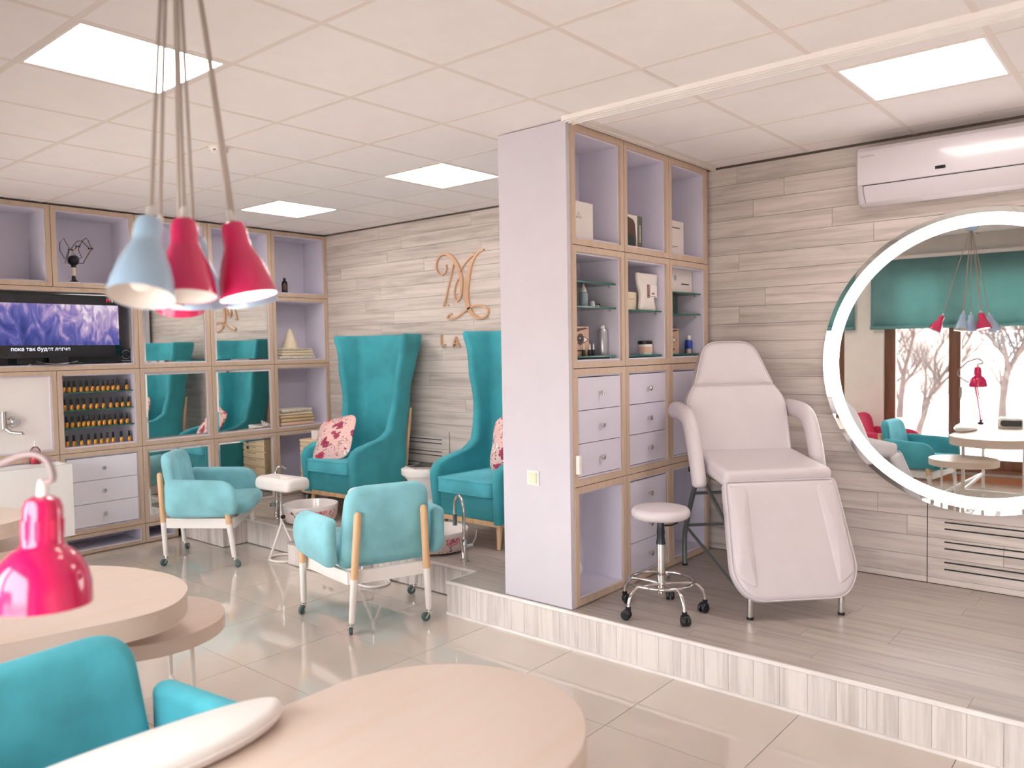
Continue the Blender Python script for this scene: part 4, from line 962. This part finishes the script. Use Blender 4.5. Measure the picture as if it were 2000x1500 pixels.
# ------------------------------------------------------------------ television and receiver
tv = thing('television', 'black flat television showing a concert crowd in violet light', 'television', (XA-.012, 2.40, AZ[3]+.045))
TR, TL = at_x(230, 575, XA-.03).y-2.40, -.58
zt = 2.088-AZ[3]-.045; zb = .052
MB().cushion(rpoly([(TL, zb), (TR, zb), (TR, zt), (TL, zt)], .012, 3), .022, .006, xf=face_px((0, 0, 0))).build('bezel', black_g, tv)
s_r = at_x(230, 600, XA-.03).y-2.40-.004
def scrM():
    m, nt, b = nmat('tv_picture'); N = nt.nodes; L = nt.links
    tc = N.new('ShaderNodeTexCoord'); mp = N.new('ShaderNodeMapping'); mp.inputs['Scale'].default_value = (1, 5, 2.2); L.new(tc.outputs['Object'], mp.inputs['Vector'])
    nz = N.new('ShaderNodeTexNoise'); nz.inputs['Scale'].default_value = 2.4; nz.inputs['Detail'].default_value = 5; nz.inputs['Distortion'].default_value = 1.6; L.new(mp.outputs['Vector'], nz.inputs['Vector'])
    sp = N.new('ShaderNodeSeparateXYZ'); L.new(tc.outputs['Object'], sp.inputs[0])
    m1 = N.new('ShaderNodeMath'); m1.operation = 'MULTIPLY_ADD'; m1.inputs[1].default_value = 1.1; m1.inputs[2].default_value = -.30; L.new(sp.outputs['Z'], m1.inputs[0])
    m3 = N.new('ShaderNodeMath'); m3.operation = 'MULTIPLY_ADD'; m3.inputs[1].default_value = .35; L.new(sp.outputs['Y'], m3.inputs[0]); L.new(m1.outputs[0], m3.inputs[2])
    m2 = N.new('ShaderNodeMath'); m2.operation = 'ADD'; L.new(m3.outputs[0], m2.inputs[0]); L.new(nz.outputs['Fac'], m2.inputs[1])
    rp = N.new('ShaderNodeValToRGB'); e = rp.color_ramp.elements; e[0].position = .25; e[0].color = lin('#12307a'); e[1].position = .84; e[1].color = lin('#efe0f2')
    for ps, c in ((.42, '#43489a'), (.55, '#6a66b0'), (.64, '#9a86be'), (.74, '#c2a8cc')): q = e.new(ps); q.color = lin(c)
    L.new(m2.outputs[0], rp.inputs['Fac']); L.new(rp.outputs['Color'], b.inputs['Emission Color']); b.inputs['Emission Strength'].default_value = .75
    b.inputs['Base Color'].default_value = (.01, .01, .015, 1); b.inputs['Roughness'].default_value = .25; return m
zs1, zs0 = at_x(200, 597, XA-.03).z, at_x(200, 674, XA-.03).z
MB().box(.0225, .0235, TL+.02, s_r-.012, zs0-AZ[3]-.045, zs1-AZ[3]-.045).build('picture', scrM(), tv, smooth=False)
tw = emit('caption_white', '#e8ecff', .8); tr_ = emit('caption_red', '#e0304a', .8)
cy_ = at_x(17, 686, XA-.03); text('caption', 'пока так будет легче', .041, tw, tv, face_px((.0242, cy_.y-2.40, cy_.z-AZ[3]-.045)), .0004)
lg_ = at_x(203, 591, XA-.03); text('channel_logo', 'M', .042, tr_, tv, face_px((.0242, lg_.y-2.40, lg_.z-AZ[3]-.045)), .0004); text('channel_logo', '1', .042, tw, tv, face_px((.0242, lg_.y-2.40+.036, lg_.z-AZ[3]-.045)), .0004)
MB().cushion(ell(.03, .20, 32), .008, .004, xf=lambda x, y, z: (x, y+.05, z+.009)).build('stand', black_g, tv); MB().box(-.02, .02, -.02, .12, .012, .09).build('stand_neck', black_g, tv, smooth=False)
rc = thing('audio_receiver', 'black audio receiver with a round volume knob under the television', 'receiver', (XA-.145, 2.775, AZ[3]+.045))
ry = at_x(263, 690, XA).y-2.775
MB().box(-.09, .10, -.6, ry, .008, .118).build('body', black_p, rc, smooth=False)
MB().lathe([(.036, 0), (.036, .006), (.032, .008), (.032, .016), (.0, .017)], 24, xf=face_px((.10, ry-.055, .072))).build('volume_knob', black_g, rc)
MB().tube([face_px((.10, ry-.055, .072)) @ Vector((.035*math.cos(2*PI*k/28), .035*math.sin(2*PI*k/28), .008)) for k in range(28)], .0022, 6, True).build('knob_ring', silver, rc)
MB().tube([(.1, ry-.09, .02), (.1, ry-.02, .02)], .003, 6).build('button_row', silver, rc)
for sy in (ry-.05, -.5): MB().cyl((.06, sy), .016, 0, .008, 12).build('foot', silver, rc)
cb = tag(MB().tube(smooth_open([(XA-.02, 2.30, AZ[3]+.07), (XA+.025, 2.38, AZ[3]+.052), (XA+.025, 2.48, AZ[3]+.052), (XA-.02, 2.60, AZ[3]+.07)], 6), .004, 8).build('cable', steel), 'loose grey cable under the television', 'cable')

# ------------------------------------------------------------------ gold monogram and letters
mg = thing('monogram', 'rose gold script letter M fixed on the plank wall', 'wall sign', (-4.80, YB, 1.87))
def mpt(x, y): p = at_y(820+x/5.767, 460+y/5.767, YB-.012); return Vector((p.x+4.80, -.012, p.z-1.87))
def ribbon(pts, ws, name):
    P = smooth_open([mpt(*p) for p in pts], 7); n = len(P); wv = []
    for i in range(n):
        f = i/(n-1)*(len(ws)-1); k = min(int(f), len(ws)-2); wv.append(ws[k]+(ws[k+1]-ws[k])*(f-k))
    V = []; F = []
    for i in range(n):
        tg = (P[min(i+1, n-1)]-P[max(i-1, 0)]).normalized(); nr = Vector((tg.z, 0, -tg.x)); h = wv[i]/2
        for s_, yy in ((1, -.006), (-1, -.006), (-1, .011), (1, .011)): V.append(tuple(P[i]+nr*h*s_+Vector((0, yy, 0))))
    for i in range(n-1):
        for k in range(4): F.append((i*4+k, i*4+(k+1) % 4, (i+1)*4+(k+1) % 4, (i+1)*4+k))
    F += [(3, 2, 1, 0), tuple((n-1)*4+k for k in range(4))]
    MB().add(V, F).build(name, rosegold, mg, ang=50)
ribbon([(295, 330), (298, 385), (275, 425), (235, 445), (200, 410), (184, 350), (200, 270), (245, 218), (305, 208), (360, 245), (405, 310), (445, 400), (468, 500), (468, 600), (455, 690), (425, 735), (400, 722), (388, 660), (400, 570), (430, 490)], [.012, .012, .012, .014, .014, .018, .03, .04, .035, .025, .02, .016, .014, .012], 'stroke')
ribbon([(378, 320), (350, 450), (315, 610), (285, 745), (285, 770)], [.018, .014, .014, .014], 'stroke')
ribbon([(262, 795), (285, 772), (322, 785)], [.012, .016, .012], 'stroke')
ribbon([(455, 415), (490, 340), (560, 255), (620, 205)], [.012, .012, .016], 'stroke')
ribbon([(720, 155), (660, 190), (605, 260), (560, 380), (535, 520), (525, 660), (535, 760), (560, 830), (600, 890), (660, 925), (720, 920), (765, 880), (765, 835), (720, 800), (650, 785), (580, 805), (500, 860), (420, 915), (350, 938), (310, 925), (330, 895), (360, 882)], [.01, .016, .028, .046, .05, .046, .036, .026, .02, .018, .018, .018, .016, .016, .016, .016, .014, .012], 'stroke')
for (ch, px, py) in (('L', 862, 675), ('A', 886, 678)):
    p = at_y(px, py, YB); ls = thing('wall_letter', 'small rose gold letter %s under the script monogram' % ch, 'wall letter', (p.x, YB, p.z))
    text('letter', ch, .135, rosegold, ls, face_my((0, -.012, 0)), .011)

# ------------------------------------------------------------------ nail polish
rowsx = [[378, 408, 438, 478, 513, 545, 577, 607, 637, 666, 694, 746], [380, 417, 456, 492, 534, 569, 605, 649, 686, 718, 753], [387, 421, 458, 488, 516, 544, 578, 607, 639, 671, 708, 741], [387, 426, 470, 514, 552, 588, 623, 657, 704, 752]]
words = ['first', 'second', 'third', 'fourth', 'fifth', 'sixth', 'seventh', 'eighth', 'ninth', 'tenth', 'eleventh', 'twelfth']
rown = ['top', 'second', 'third', 'bottom']
proto = None
for r_, xs in enumerate(rowsx):
    z = (r2z[r_]+.0042) if r_ < 3 else AZ[2]+.045
    for k, x in enumerate(xs):
        yy = at_x(x/3, 800, XA-.06).y
        yy = max(AY[1]+.045, min(AY[2]-.045, yy))
        lab = '%s nail polish bottle from the left on the %s polish shelf' % (words[k], rown[r_])
        if proto is None:
            t = proto = thing('nail_polish', lab, 'nail polish', (XA-.06, yy, z), 0, 'nail polish bottles on the glass shelves')
            MB().lathe([(.0, 0), (.0135, 0), (.0145, .004), (.0145, .034), (.010, .042), (.006, .044)], 16).build('bottle', gold, t)
            MB().lathe([(.0095, .044), (.0105, .046), (.009, .088), (.007, .090), (.0, .0905)], 14).build('cap', black_p, t)
        else:
            t = copy_tree(proto); t.location = (XA-.06+random.uniform(-.004, .004), yy, z); t['label'] = lab

# ------------------------------------------------------------------ things on the shelf wall
def towel(label, loc, rz, w, d, h, m, cat='towel', group=None):
    t = thing('folded_towel', label, cat, loc, rz, group)
    MB().cushion(rrect(d, w, .012, 4), h*.5-.001, min(.012, h*.45), .003, 0, lambda x, y, z: (x, y+.004*math.sin(9*x), z+h*.5)).build('fold', m, t)
    m2 = MB()
    for k in range(2): m2.tube([(d*.5-.002, -w*.47, h*(.35+.3*k)), (d*.5+.001, 0, h*(.33+.3*k)), (d*.5-.002, w*.47, h*(.35+.3*k))], .0025, 6)
    m2.build('fold_edge', m, t); return t
z = AZ[2]+.045
for k, (m, lb, h) in enumerate(((pinkc, 'peach folded towel at the bottom of the towel stack', .034), (tan_c, 'lower tan folded towel in the towel stack', .034), (tan_c, 'upper tan folded towel in the towel stack', .03), (cream, 'cream folded towel second from the top of the stack', .026), (lace_c, 'cream patterned towel on top of the towel stack', .034))):
    towel(lb, (XA-.13+random.uniform(-.008, .008), 4.63+random.uniform(-.01, .01), z), random.uniform(-.05, .05), .40-.01*k, .22, h, m, group='towels in the shelf wall'); z += h+.001
z = AZ[3]+.045
for k, (m, lb, w, h) in enumerate(((lace_c, 'lace edged linen at the bottom under the white cone', .42, .034), (cream, 'lower cream folded linen under the white cone', .38, .026), (cream, 'upper cream folded linen under the white cone', .36, .024), (lace_c, 'thin fringed linen directly under the white cone', .34, .018))):
    towel(lb, (XA-.13, 4.655, z), random.uniform(-.04, .04), w, .22, h, m, group='towels in the shelf wall'); z += h+.001
cn = thing('fabric_ornament', 'white fabric cone standing on the folded linen', 'decoration', (XA-.13, 4.64, z))
MB().lathe([(.075, 0), (.07, .03), (.055, .08), (.035, .14), (.018, .18), (.0, .198)], 24).build('body', cream, cn); MB().lathe([(.08, 0), (.08, .008), (.07, .012)], 24).build('rim', cream, cn)
bt = thing('bottle', 'small dark brown bottle alone in the top corner box', 'bottle', (XA-.11, 4.585, AZ[4]+.045))
MB().lathe([(.0, 0), (.027, 0), (.029, .006), (.029, .10), (.022, .115), (.013, .122), (.013, .128)], 22).build('glass', black_p, bt); MB().lathe([(.0295, .03), (.0295, .085)], 22, caps=(False, False)).build('label_band', brow_p, bt); MB().lathe([(.012, .128), (.014, .13), (.014, .148), (.011, .15)], 16).build('cap', black_p, bt)
# wire lamp sculpture
wl_ = thing('wire_lamp', 'black ball lamp with bent wire loops and bow tie joints', 'lamp', (XA-.10, 0, AZ[4]+.045))
pb = at_x(145, 553, XA-.10); wl_.location.y = pb.y
def wp(x, y, dx=0): p = at_x(90+x/10, 430+y/10, XA-.10); return Vector((dx, p.y-pb.y, p.z-AZ[4]-.045))
zc = wp(540, 790).z
MB().lathe([(.045, 0), (.042, .008), (.018, .02), (.014, .055)], 18).build('base', black_p, wl_)
MB().cyl((0, 0), .013, .055, max(.09, zc-.05), 14).build('stem', cream, wl_)
MB().lathe([(.018, zc-.055), (.018, zc-.035)], 16).build('collar', black_p, wl_)
MB().lathe([(.042*math.sin(a), zc-.042*math.cos(a)) for a in [k/14*PI for k in range(15)]], 20).build('ball', black_p, wl_)
for pts, dx in (([(440, 750), (350, 750), (250, 600), (240, 450), (310, 360), (430, 560), (400, 700), (350, 840), (450, 840)], .03), ([(460, 720), (400, 720), (450, 600), (500, 560), (620, 410), (710, 400), (840, 540)], -.02), ([(640, 740), (500, 630), (590, 520), (640, 500), (700, 400), (760, 355), (800, 400), (870, 560), (780, 720), (710, 850), (630, 840)], .02), ([(640, 760), (720, 730), (670, 600), (650, 520)], -.03)):
    MB().tube([wp(x, y, dx*math.sin(i/len(pts)*PI)) for i, (x, y) in enumerate(pts)], .0032, 6).build('wire', brow_p, wl_)
for x, y in ((465, 580), (610, 515), (858, 560)):
    c = wp(x, y, .01); m_ = MB(); m_.tube([c+Vector((0, -.016, 0)), c+Vector((0, -.004, 0)), c+Vector((0, .004, 0)), c+Vector((0, .016, 0))], [.009, .003, .003, .009], 10); m_.build('joint', black_p, wl_)
MB().tube([wp(490, 635, .015), wp(580, 565, .015)], .006, 8).build('glow_stick', pinkc, wl_)
MB().tube(smooth_open([wp(560, 1110, .02), wp(600, 1220, .05), wp(635, 1340, .125)], 5), .003, 6).build('cable', cream, wl_)
# wash basin, tap, soap
ws = thing('wash_basin', 'white boxy wash basin cabinet at the left edge', 'basin', (-6.555, 2.10, .235))
m_ = MB()
m_.box(-.143, .143, -.31, .31, 0, .44); m_.box(-.143, -.10, -.31, .31, .44, .545); m_.box(.12, .143, -.31, .31, .44, .545); m_.box(-.10, .12, -.31, -.285, .44, .545); m_.box(-.10, .12, .285, .31, .44, .545)
m_.build('body', white_g, ws, smooth=False); MB().lathe([(.0, 0), (.022, 0), (.022, .003), (.014, .004)], 18, (0, 0, .441)).build('drain', chrome, ws)
tp = thing('wall_tap', 'chrome wall mounted tap over the wash basin', 'tap', (XA-.035, at_x(8, 820, XA).y, 1.05))
zt_ = at_x(10, 825, XA).z-1.05
MB().cyl((.03, 0), .022, zt_-.05, zt_+.08, 16).build('body', chrome, tp)
MB().tube([(.0, .07, zt_), (.03, .07, zt_), (.05, .07, zt_)], [.045, .04, .02], 18).build('escutcheon', chrome, tp)
MB().tube([(.03, 0, zt_), (.03, .08, zt_)], .016, 12).build('valve', chrome, tp)
MB().tube([(.03, 0, zt_-.04), (.07, .03, zt_-.075), (.11, .09, zt_-.085), (.115, .095, zt_-.10)], [.014, .014, .015, .017], 12).build('spout', chrome, tp)
sp_ = thing('soap_dispenser', 'clear pump bottle with rose liquid on the wash basin', 'soap bottle', (-6.665, at_x(70, 900, -6.66).y, .78))
MB().lathe([(.0, .002), (.033, .002), (.035, .008), (.035, .05), (.0, .051)], 20).build('liquid', rosewater, sp_); MB().lathe([(.037, 0), (.038, .01), (.037, .10), (.02, .125), (.012, .13)], 20).build('bottle', clearp, sp_)
MB().tube([(0, 0, .13), (0, 0, .165), (.03, 0, .168)], .006, 8).build('pump', white_p, sp_)

# ------------------------------------------------------------------ things in the tower
def carton(label, y0, y1, z0, h, xfront, dep, m, name='carton'):
    t = thing(name, label, 'carton', (xfront-dep/2, (y0+y1)/2, z0))
    MB().box(-dep/2, dep/2, -(y1-y0)/2, (y1-y0)/2, 0, h).build('box', m, t, smooth=False); return t
def pl(t, pts, m, name, xo, dz=.0012):    # flat print on the +X face of a carton: pts are (y,z)
    MB().prism(pts, 0, dz, face_px((xo, 0, 0))).build(name, m, t, smooth=False)
def Yt(px, py, X): return at_x(px, py, X).y
z4 = TZ[3]+.045
X1 = XP-.07
a, b = TY[0]+.05, Yt(1158, 440, X1); h = at_x(1158, 399, X1).z-z4
c1 = carton('large plain white carton with a faint sketch logo', a, b, z4, h, X1, .12, whitecard)
ly = (Yt(1130, 420, X1)-(a+b)/2); m_ = MB(); m_.tube([(.0605, ly-.02, h*.55), (.0605, ly, h*.72), (.0605, ly+.02, h*.56), (.0605, ly-.03, h*.58), (.0605, ly+.03, h*.6)], .0012, 6); m_.build('logo', steel, c1)
X2 = XP-.05; a, b = TY[1]+.05, Yt(1254, 450, X2); h = at_x(1240, 421, X2).z-z4
c2 = carton('carton printed with a dark haired portrait and olive spine', a, b, z4, h, X2, .06, whitecard)
w = (b-a)/2
pl(c2, [(w-.055, 0), (w, 0), (w, h), (w-.055, h)], khaki, 'olive_band', .03)
for k in range(9): pl(c2, [(w-.032, h*(.2+.06*k)), (w-.020, h*(.2+.06*k)), (w-.020, h*(.2+.06*k)+.007), (w-.032, h*(.2+.06*k)+.007)], eyew_p, 'spine_lettering', .0312, .0008)
pl(c2, rpoly([(-w, 0), (w-.065, 0), (w-.075, h*.5), (w-.085, h*.85), (-w+.03, h*.98), (-w, h*.9)], [0, .02, .03, .04, .04, .02], 4), brow_p, 'printed_hair', .030)
pl(c2, ell(.028, .042, 20, -w+.035, h*.62), skin_p, 'printed_face', .0312)
pl(c2, rpoly([(-w, 0), (w-.08, 0), (w-.10, h*.36), (-w+.02, h*.45), (-w, h*.45)], .01, 3), darkgreen, 'printed_coat', .0314)
pl(c2, ell(.006, .004, 10, -w+.028, h*.65), ink, 'printed_eye', .0324); pl(c2, ell(.006, .004, 10, -w+.046, h*.65), ink, 'printed_eye', .0324); pl(c2, ell(.008, .004, 10, -w+.038, h*.52), inkred, 'printed_lips', .0324)
pl(c2, [(w-.075, .005), (w-.058, .005), (w-.058, .03), (w-.075, .03)], skin_p, 'printed_hand', .0312)
X3 = XP-.07; a, b = TY[2]+.05, Yt(1335, 470, X3); h = at_x(1335, 435, X3).z-z4
c3 = carton('slim white carton with grey lettering, box by the plank wall', a, b, z4, h, X3, .05, whitecard)
w = (b-a)/2
pl(c3, [(-w+.02, h*.78), (w-.05, h*.78), (w-.05, h*.815), (-w+.02, h*.815)], steel, 'lettering', .025); pl(c3, [(-w+.02, h*.25), (w-.08, h*.25), (w-.08, h*.262), (-w+.02, h*.262)], ink, 'lettering', .025); pl(c3, [(-w+.02, h*.22), (w-.11, h*.22), (w-.11, h*.23), (-w+.02, h*.23)], ink, 'lettering', .025)
def lathe_thing(name, label, cat, px, py, X, z0, parts, group=None):
    yy = Yt(px, py, X)
    for q0, q1 in zip(TY[:-1], TY[1:]):
        if at_x(px, py, XP).y < q1 and at_x(px, py, XP).y > q0: yy = max(q0+.085, min(q1-.085, yy))
    t = thing(name, label, cat, (X, yy, z0), 0, group)
    for nm, prof_, m in parts: MB().lathe(prof_, 22).build(nm, m, t)
    return t
# column a
za1, za2, za3 = [g+.0042 for g in ga]
lathe_thing('dropper_bottle', 'grey blue dropper bottle with white nozzle, glass shelf', 'bottle', 1140, 590, XP-.10, za2, [('bottle', [(0, 0), (.022, 0), (.024, .004), (.024, .078), (.018, .084)], greyb), ('nozzle', [(.018, .084), (.015, .10), (.006, .118), (.003, .128), (0, .129)], white_p)])
tn = thing('jar_set', 'small clear jars of beads lying on the glass shelf', 'jar', (XP-.10, Yt(1162, 597, XP-.10), za2))
MB().lathe([(.0, 0), (.02, 0), (.021, .004), (.021, .02), (.017, .024)], 18).build('jar', clearp, tn, loc=(0, .015, 0)); MB().lathe([(.0, .001), (.018, .001), (.018, .014), (0, .0142)], 18).build('beads', white_p, tn, loc=(0, .015, 0)); MB().lathe([(.0, 0), (.022, 0), (.022, .014), (.018, .035), (.012, .04)], 18).build('lid', silver, tn, loc=(0, -.035, 0))
tu = thing('tube', 'white and red slim tube at the edge of the top glass shelf', 'tube', (XP-.16, TY[0]+.06, za1)); MB().lathe([(.012, 0), (.014, .03), (.014, .10), (.012, .13)], 16).build('body', white_p, tu); MB().lathe([(.0145, .03), (.0145, .05)], 16).build('band', inkred, tu); MB().lathe([(.010, .13), (.010, .14)], 16).build('cap', white_p, tu)
def eyebox(label, a, b, z0, h, X, full=True):
    t = carton(label, a, b, z0, h, X, .05, skin_p); w = (b-a)/2; cy = w*.05 if full else -w*.15
    pl(t, [(-w, h*.80), (-w*.3, h*.92), (w*.7, h*.97), (w*.95, h*.93), (w*.2, h*.86), (-w*.6, h*.72), (-w, h*.62)], brow_p, 'printed_brow', .025)
    e = rpoly([(cy-w*.55, h*.52), (cy-w*.1, h*.44), (cy+w*.5, h*.47), (cy+w*.85, h*.55), (cy+w*.4, h*.66), (cy-w*.1, h*.66)], .012, 3)
    pl(t, [(cy+(p[0]-cy)*1.14, h*.56+(p[1]-h*.56)*1.25) for p in e], brow_p, 'printed_lashes', .0252)
    pl(t, e, eyew_p, 'printed_eye_white', .0262); pl(t, ell(w*.30, w*.30, 20, cy+w*.15, h*.57), brow_p, 'printed_iris', .0274); pl(t, ell(w*.16, w*.16, 16, cy+w*.15, h*.57), ink, 'printed_pupil', .0286); pl(t, ell(w*.05, w*.05, 10, cy+w*.08, h*.60), eyew_p, 'printed_glint', .0298)
    pl(t, [(-w*.8, h*.16), (w*.5, h*.16), (w*.5, h*.20), (-w*.8, h*.20)], ink, 'lettering', .025); return t
Xe = XP-.07
eyebox('carton printed with a large brown eye, nearest tower column', TY[0]+.05, Yt(1150, 670, Xe), za3, at_x(1150, 638, Xe).z-za3, Xe)
for k, px in enumerate((1140, 1152, 1159)):
    lathe_thing('ampoule', ['first', 'second', 'third'][k]+' of three little dark ampoules before the eye carton', 'ampoule', px, 685, XP-.055, za3, [('vial', [(0, 0), (.009, 0), (.010, .003), (.010, .03), (.006, .034)], black_p), ('tip', [(.005, .034), (.004, .055), (.0015, .068), (0, .069)], white_p)], 'dark ampoules before the eye carton')
lathe_thing('spray_can', 'silver grey spray can on the lowest glass shelf', 'spray can', 1184, 680, XP-.09, za3, [('can', [(0, 0), (.028, 0), (.029, .003), (.029, .135), (.024, .148), (.014, .152)], silver), ('cap', [(.014, .152), (.0145, .168), (.011, .172), (0, .1725)], white_p)])
# column b
zb1, zb3 = [g+.0042 for g in gb]
Xb = XP-.055
p_ = thing('pouch', 'white stand-up pouch with maroon lettering on glass shelf', 'pouch', (Xb, min(Yt(1267, 600, Xb), TY[2]-.17), zb1))
hp_ = at_x(1268, 535, Xb).z-zb1; hw = (Yt(1288, 560, Xb)-Yt(1249, 560, Xb))/2
Po = rpoly([(-hw*.75, 0), (hw*.8, 0), (hw*.78, hp_*.12), (hw*.62, hp_*.35), (hw*.95, hp_*.7), (hw*1.0, hp_), (-hw*1.0, hp_), (-hw*.95, hp_*.7), (-hw*.62, hp_*.42), (-hw*.75, hp_*.12)], [.01, .01, .02, .03, .04, .004, .004, .04, .03, .02], 4)
MB().cushion(Po, .012, .010, .018, .018, face_px((0, 0, 0))).build('bag', whitecard, p_)
MB().box(.030, .032, -hw*.05, hw*.6, hp_*.36, hp_*.68).build('label_panel', eyew_p, p_, smooth=False)
for k in range(8): MB().box(.030, .0322, -hw*.32, -hw*.12, hp_*(.34+.045*k), hp_*(.34+.045*k)+.007).build('lettering', inkred, p_, smooth=False)
MB().box(.032, .0326, 0, hw*.5, hp_*.37, hp_*.385).build('lettering', inkred, p_, smooth=False); MB().box(.032, .0326, hw*.1, hw*.35, hp_*.43, hp_*.48).build('lettering', steel, p_, smooth=False)
a, b = TY[1]+.05, Yt(1243, 590, XP-.08); cc = carton('small cream carton beside the white pouch', a, b, zb1, at_x(1243, 571, XP-.08).z-zb1, XP-.08, .05, cream)
w = (b-a)/2; pl(cc, [(-w+.015, .065), (w-.02, .065), (w-.02, .07), (-w+.015, .07)], tan_c, 'lettering', .025)
lathe_thing('cream_jar', 'white cream jar with black lid on the glass shelf', 'jar', 1260, 690, XP-.10, zb3, [('jar', [(0, 0), (.042, 0), (.045, .004), (.045, .06), (.042, .064)], white_g), ('lid', [(.045, .064), (.046, .066), (.046, .083), (.043, .086), (0, .0865)], black_p), ('label_band', [(.0455, .015), (.0455, .05)], pinkc)])
tl_ = thing('tube', 'tall white tube leaning at the side of the pouch box', 'tube', (XP-.10, TY[1]+.085, zb1)); MB().cushion(rpoly([(-.03, 0), (.03, 0), (.016, .26), (-.03, .26)], .006, 3), .012, .008, xf=face_px((-.06, 0, 0))).build('body', white_p, tl_); MB().box(-.052, -.048, -.015, .01, .1, .15).build('print', steel, tl_, smooth=False)
# column c
zc1, zc2, zc3 = [g+.0042 for g in gc]
Xc = XP-.08
a, b = TY[2]+.05, min(TY[3]-.055, Yt(1355, 550, Xc)); h = at_x(1352, 531, Xc).z-zc1
cw = carton('wide white carton with a round logo on the top glass shelf', a, b, zc1, h, Xc, .06, whitecard); w = (b-a)/2
pl(cw, ell(.016, .02, 20, -w*.1, h*.65), greyb, 'round_logo', .03); pl(cw, [(w*.3, h*.38), (w*.8, h*.38), (w*.8, h*.43), (w*.3, h*.43)], ink, 'lettering', .03); pl(cw, [(-w, h*.5), (-w*.7, h*.55), (-w*.7, h), (-w, h)], brow_p, 'printed_corner', .03); pl(cw, [(-w, 0), (-w*.7, 0), (-w*.68, h*.4), (-w, h*.45)], skin_p, 'printed_corner', .03)
cd = carton('dark green carton on the middle glass shelf', TY[2]+.05, Yt(1323, 600, Xc), zc2, at_x(1323, 577, Xc).z-zc2, Xc, .05, darkgreen)
pl(cd, [(-.01, .03), (.0, .03), (.0, .09), (-.01, .09)], khaki, 'lettering', .025)
eyebox('narrow carton printed with a brown eye, column by the plank wall', TY[2]+.05, Yt(1326, 670, Xc), zc3, at_x(1326, 642, Xc).z-zc3, Xc, False)
lathe_thing('lotion_bottle', 'bright blue lotion bottle with white cap', 'bottle', 1345, 690, XP-.09, zc3, [('base', [(0, 0), (.026, 0), (.026, .034)], clearp), ('bottle', [(0, .03), (.0265, .03), (.0265, .075), (.02, .088), (.014, .09)], bluel), ('cap', [(.015, .09), (.0155, .118), (.012, .121), (0, .1215)], white_p), ('core', [(0, .002), (.02, .002), (.02, .03), (0, .03)], white_p)])
vs = thing('vase', 'white faceted ceramic vase in the bottom tower niche', 'vase', (XP-.13, TY[0]+.125, TZ[0]+.045))
V = []; F = []
for k, (r_, z) in enumerate(((.05, 0), (.075, .12), (.055, .24), (.04, .29))):
    for i in range(7): a = 2*PI*(i+.5*(k % 2))/7; V.append((r_*math.cos(a), r_*math.sin(a), z))
for k in range(3):
    for i in range(7):
        j = (i+1) % 7; A, B, C, D = k*7+i, k*7+j, (k+1)*7+i, (k+1)*7+j
        F += [(A, B, C), (B, D, C)] if k % 2 == 0 else [(A, B, D), (A, D, C)]
F += [tuple(range(6, -1, -1)), tuple(21+i for i in range(7))]
MB().add(V, F).build('body', ceramic, vs, smooth=False); MB().cyl((0, 0), .033, .2905, .292, 14).build('mouth', grid_c, vs)

# ------------------------------------------------------------------ outside the windows
struct('ground', MB().box(-60, 60, -90, -.55, -.5, -.35), grass_m, smooth=False)
rd = struct('ground_road', MB().box(-60, 60, -14, -9.5, -.349, -.33), road_m, smooth=False)
def branch(mb, p, d, L_, r_, n):
    pts = [p]; q = p.copy(); dd = d.copy()
    for k in range(4):
        dd = (dd+Vector((random.uniform(-.22, .22), random.uniform(-.22, .22), random.uniform(-.05, .16)))).normalized(); q = q+dd*L_/4; pts.append(q.copy())
    mb.tube(pts, [r_, r_*.85, r_*.7, r_*.58, r_*.45], 6 if n > 1 else 4)
    if n == 0: return
    for k in range(4 if n > 1 else 3):
        i = random.choice((1, 2, 3, 4)); a = random.uniform(0, 6.28); t_ = random.uniform(.5, .95)
        nd = (dd*(1-t_*.45)+Vector((math.cos(a), math.sin(a), .35))*t_*.75).normalized()
        branch(mb, pts[i], nd, L_*random.uniform(.55, .8), r_*.5, n-1)
for k, (x, y, L_, r_, lb) in enumerate(((-2.95, -9.6, 2.2, .13, 'bare tree with a thick trunk seen through the window behind the desk lamp'), (-4.05, -7.2, 1.9, .09, 'bare leaning tree seen through the narrow window pane in the mirror'), (-2.0, -11.5, 2.4, .12, 'bare tree standing across the road, right of the other trees'), (-5.6, -12, 2.4, .12, 'bare tree far across the road, left of the others'))):
    t = thing('tree', lb, 'tree', (x, y, -.35), 0, 'bare trees outside')
    mb = MB(); branch(mb, Vector((0, 0, 0)), Vector((.1*(k % 2)-.03, .02, 1)).normalized(), L_*.62, r_*.8, 5); mb.build('branches', bark, t)
hs = thing('house', 'pale low house across the lawn outside the window', 'house', (-7, -26, -.35))
MB().box(-7, 7, -3, 3, 0, 3.2).build('walls', house_w, hs, smooth=False); MB().add([(-7.4, 3.4, 3.2), (7.4, 3.4, 3.2), (7.4, -3.4, 3.2), (-7.4, -3.4, 3.2), (-6, 0, 5), (6, 0, 5)], [(0, 1, 5, 4), (2, 3, 4, 5), (1, 2, 5), (3, 0, 4), (3, 2, 1, 0)]).build('roof', road_m, hs, smooth=False)
for x in (-5, -2, 2, 5): f_ = MB().box(x-.6, x+.6, 3.0, 3.06, 1, 2.3).build('window', white_p, hs, smooth=False); MB().box(x-.5, x+.5, 3.06, 3.08, 1.1, 2.2).build('pane', greyb, f_, smooth=False)
